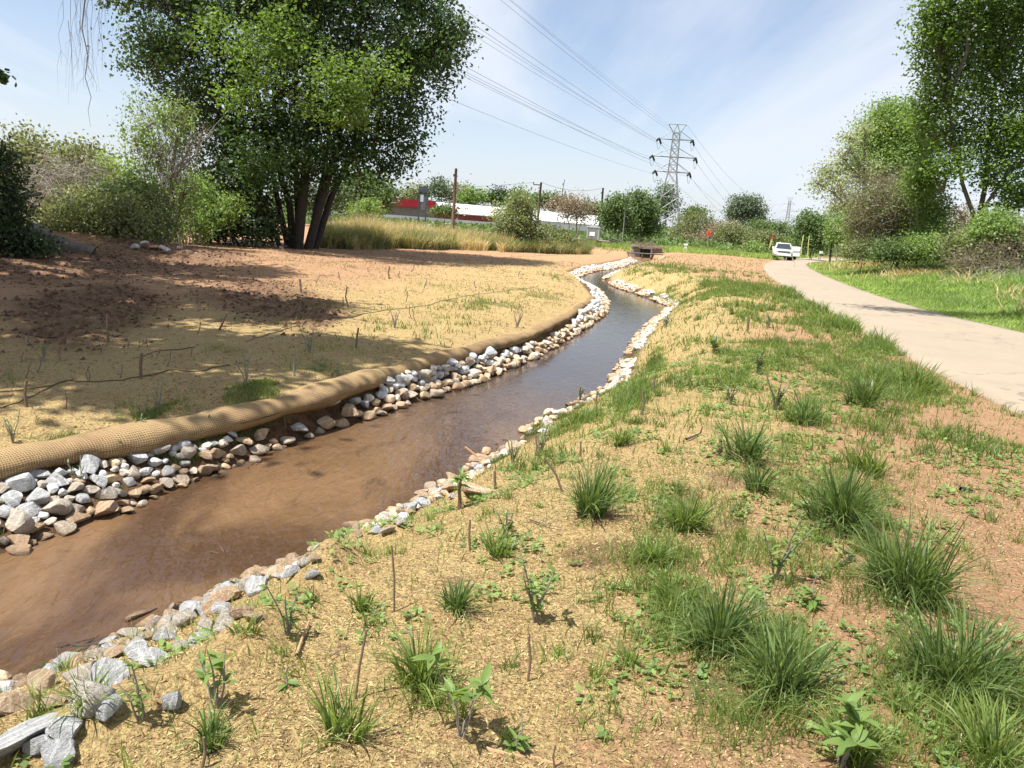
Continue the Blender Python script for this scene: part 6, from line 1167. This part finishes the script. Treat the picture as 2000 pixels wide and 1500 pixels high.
# ------------------------------------------------------------------ pickup truck and trailer
tp = ground(1525.5, 508); t_ = thing('pickup_truck', (tp[0], tp[1], .03), 'white pickup truck driving towards the camera on the path', 'truck', None, -math.atan2(tp[0], tp[1])+R(4))
def bev(bm, w_): bmesh.ops.bevel(bm, geom=bm.edges[:], offset=w_, segments=2, affect='EDGES', clamp_overlap=True)
def prism(name, prof, hw, m_, tt, taper=None, bv=.04, smooth=True):
    bm = bmesh.new(); L_ = [bm.verts.new((-hw*(taper(y, z) if taper else 1), y, z)) for y, z in prof]; R_ = [bm.verts.new((hw*(taper(y, z) if taper else 1), y, z)) for y, z in prof]; n = len(prof)
    bm.faces.new(L_); bm.faces.new(R_[::-1]); [bm.faces.new((L_[i], R_[i], R_[(i+1) % n], L_[(i+1) % n])[::-1]) for i in range(n)]; bmesh.ops.recalc_face_normals(bm, faces=bm.faces[:]); bev(bm, bv)
    me = bpy.data.meshes.new(name); bm.to_mesh(me); bm.free(); [setattr(q, 'use_smooth', smooth) for q in me.polygons]; me.materials.append(M[m_]); o = bpy.data.objects.new(name, me); COL.objects.link(o); o.parent = tt; return o
tk = lambda y, z: .93 if z > 1.0 else 1.0
prism('body', [(-2.75,.48),(-2.85,.75),(-2.78,1.06),(-2.6,1.14),(-1.35,1.24),(2.85,1.27),(2.9,.55),(2.3,.45),(-2.4,.42)], 1.0, 'paint', t_, tk, .07)
prism('cab', [(-1.42,1.2),(-.72,1.84),(-.55,1.9),(.75,1.9),(.98,1.82),(1.15,1.22)], .93, 'paint', t_, lambda y, z: .80 if z > 1.6 else 1., .05)
def quad(name, v, m_): mb = MB(); mb.add(v, [(0, 1, 2, 3)]); n_ = np.cross(np.array(v[1])-v[0], np.array(v[2])-v[0]); n_ = n_/np.linalg.norm(n_)*.012; mb.add(np.array(v)+n_, [(0, 1, 2, 3)]); o = mb.build(name, M[m_]); o.parent = t_; return o
quad('windshield', [(-.82,-1.40,1.245),(.82,-1.40,1.245),(.66,-.76,1.82),(-.66,-.76,1.82)], 'glass')
for sx in (-1, 1): quad('side_window', [(sx*.935,-1.1,1.30),(sx*.935,.95,1.30),(sx*.775,.72,1.80),(sx*.775,-.62,1.80)], 'glass')
def tb(name, bx, m_):
    mb = MB(); [mb.box(c0, d0) for c0, d0 in bx]; o = mb.build(name, M[m_]); o.parent = t_; return o
tb('grille', [((0,-2.83,.92),(1.25,.07,.24))], 'dgrey'); [tb('grille_bar', [((0,-2.875,.86+i*.065),(1.2,.02,.02))], 'steel') for i in range(3)]
for sx in (-1, 1): tb('headlight', [((sx*.79,-2.79,.95),(.30,.10,.17))], 'lamp'); tb('mirror', [((sx*1.10,-1.05,1.33),(.22,.12,.24)),((sx*.97,-1.05,1.24),(.12,.05,.05))], 'paint'); tb('fog_lamp', [((sx*.78,-2.87,.60),(.16,.05,.12))], 'dgrey')
tb('front_bumper', [((0,-2.86,.62),(1.5,.12,.22)),], 'paint'); tb('lower_intake', [((0,-2.80,.44),(1.35,.14,.14))], 'dgrey'); tb('licence_plate', [((0,-2.93,.60),(.32,.015,.15))], 'white')
for sx in (-1, 1):
    for y in (-1.85, 1.75): mb = MB(); mb.tube([(sx*.74, y, .40), (sx*1.0, y, .40)], .40, 20); o = mb.build('wheel', M['rubber']); o.parent = t_; mb = MB(); mb.tube([(sx*.98, y, .40), (sx*1.01, y, .40)], .24, 16); r2 = mb.build('rim', M['steel']); r2.parent = o
tl = thing('trailer', (at(1541, 495, 96)[0], 96, .03), 'white box trailer parked behind the pickup truck', 'trailer', None, R(-4)); t_ = tl
tb('trailer_body', [((.2,0,1.02),(1.2,3.6,1.15))], 'white'); tb('trailer_stripe', [((.2,-1.815,1.02),(1.2,.02,.2))], 'cab'); tb('chassis', [((.2,0,.42),(1.1,3.4,.12))], 'dgrey')
for sx in (-.4, .8): mb = MB(); mb.tube([(sx-.1, .2, .35), (sx+.1, .2, .35)], .34, 14); o = mb.build('wheel', M['rubber']); o.parent = tl
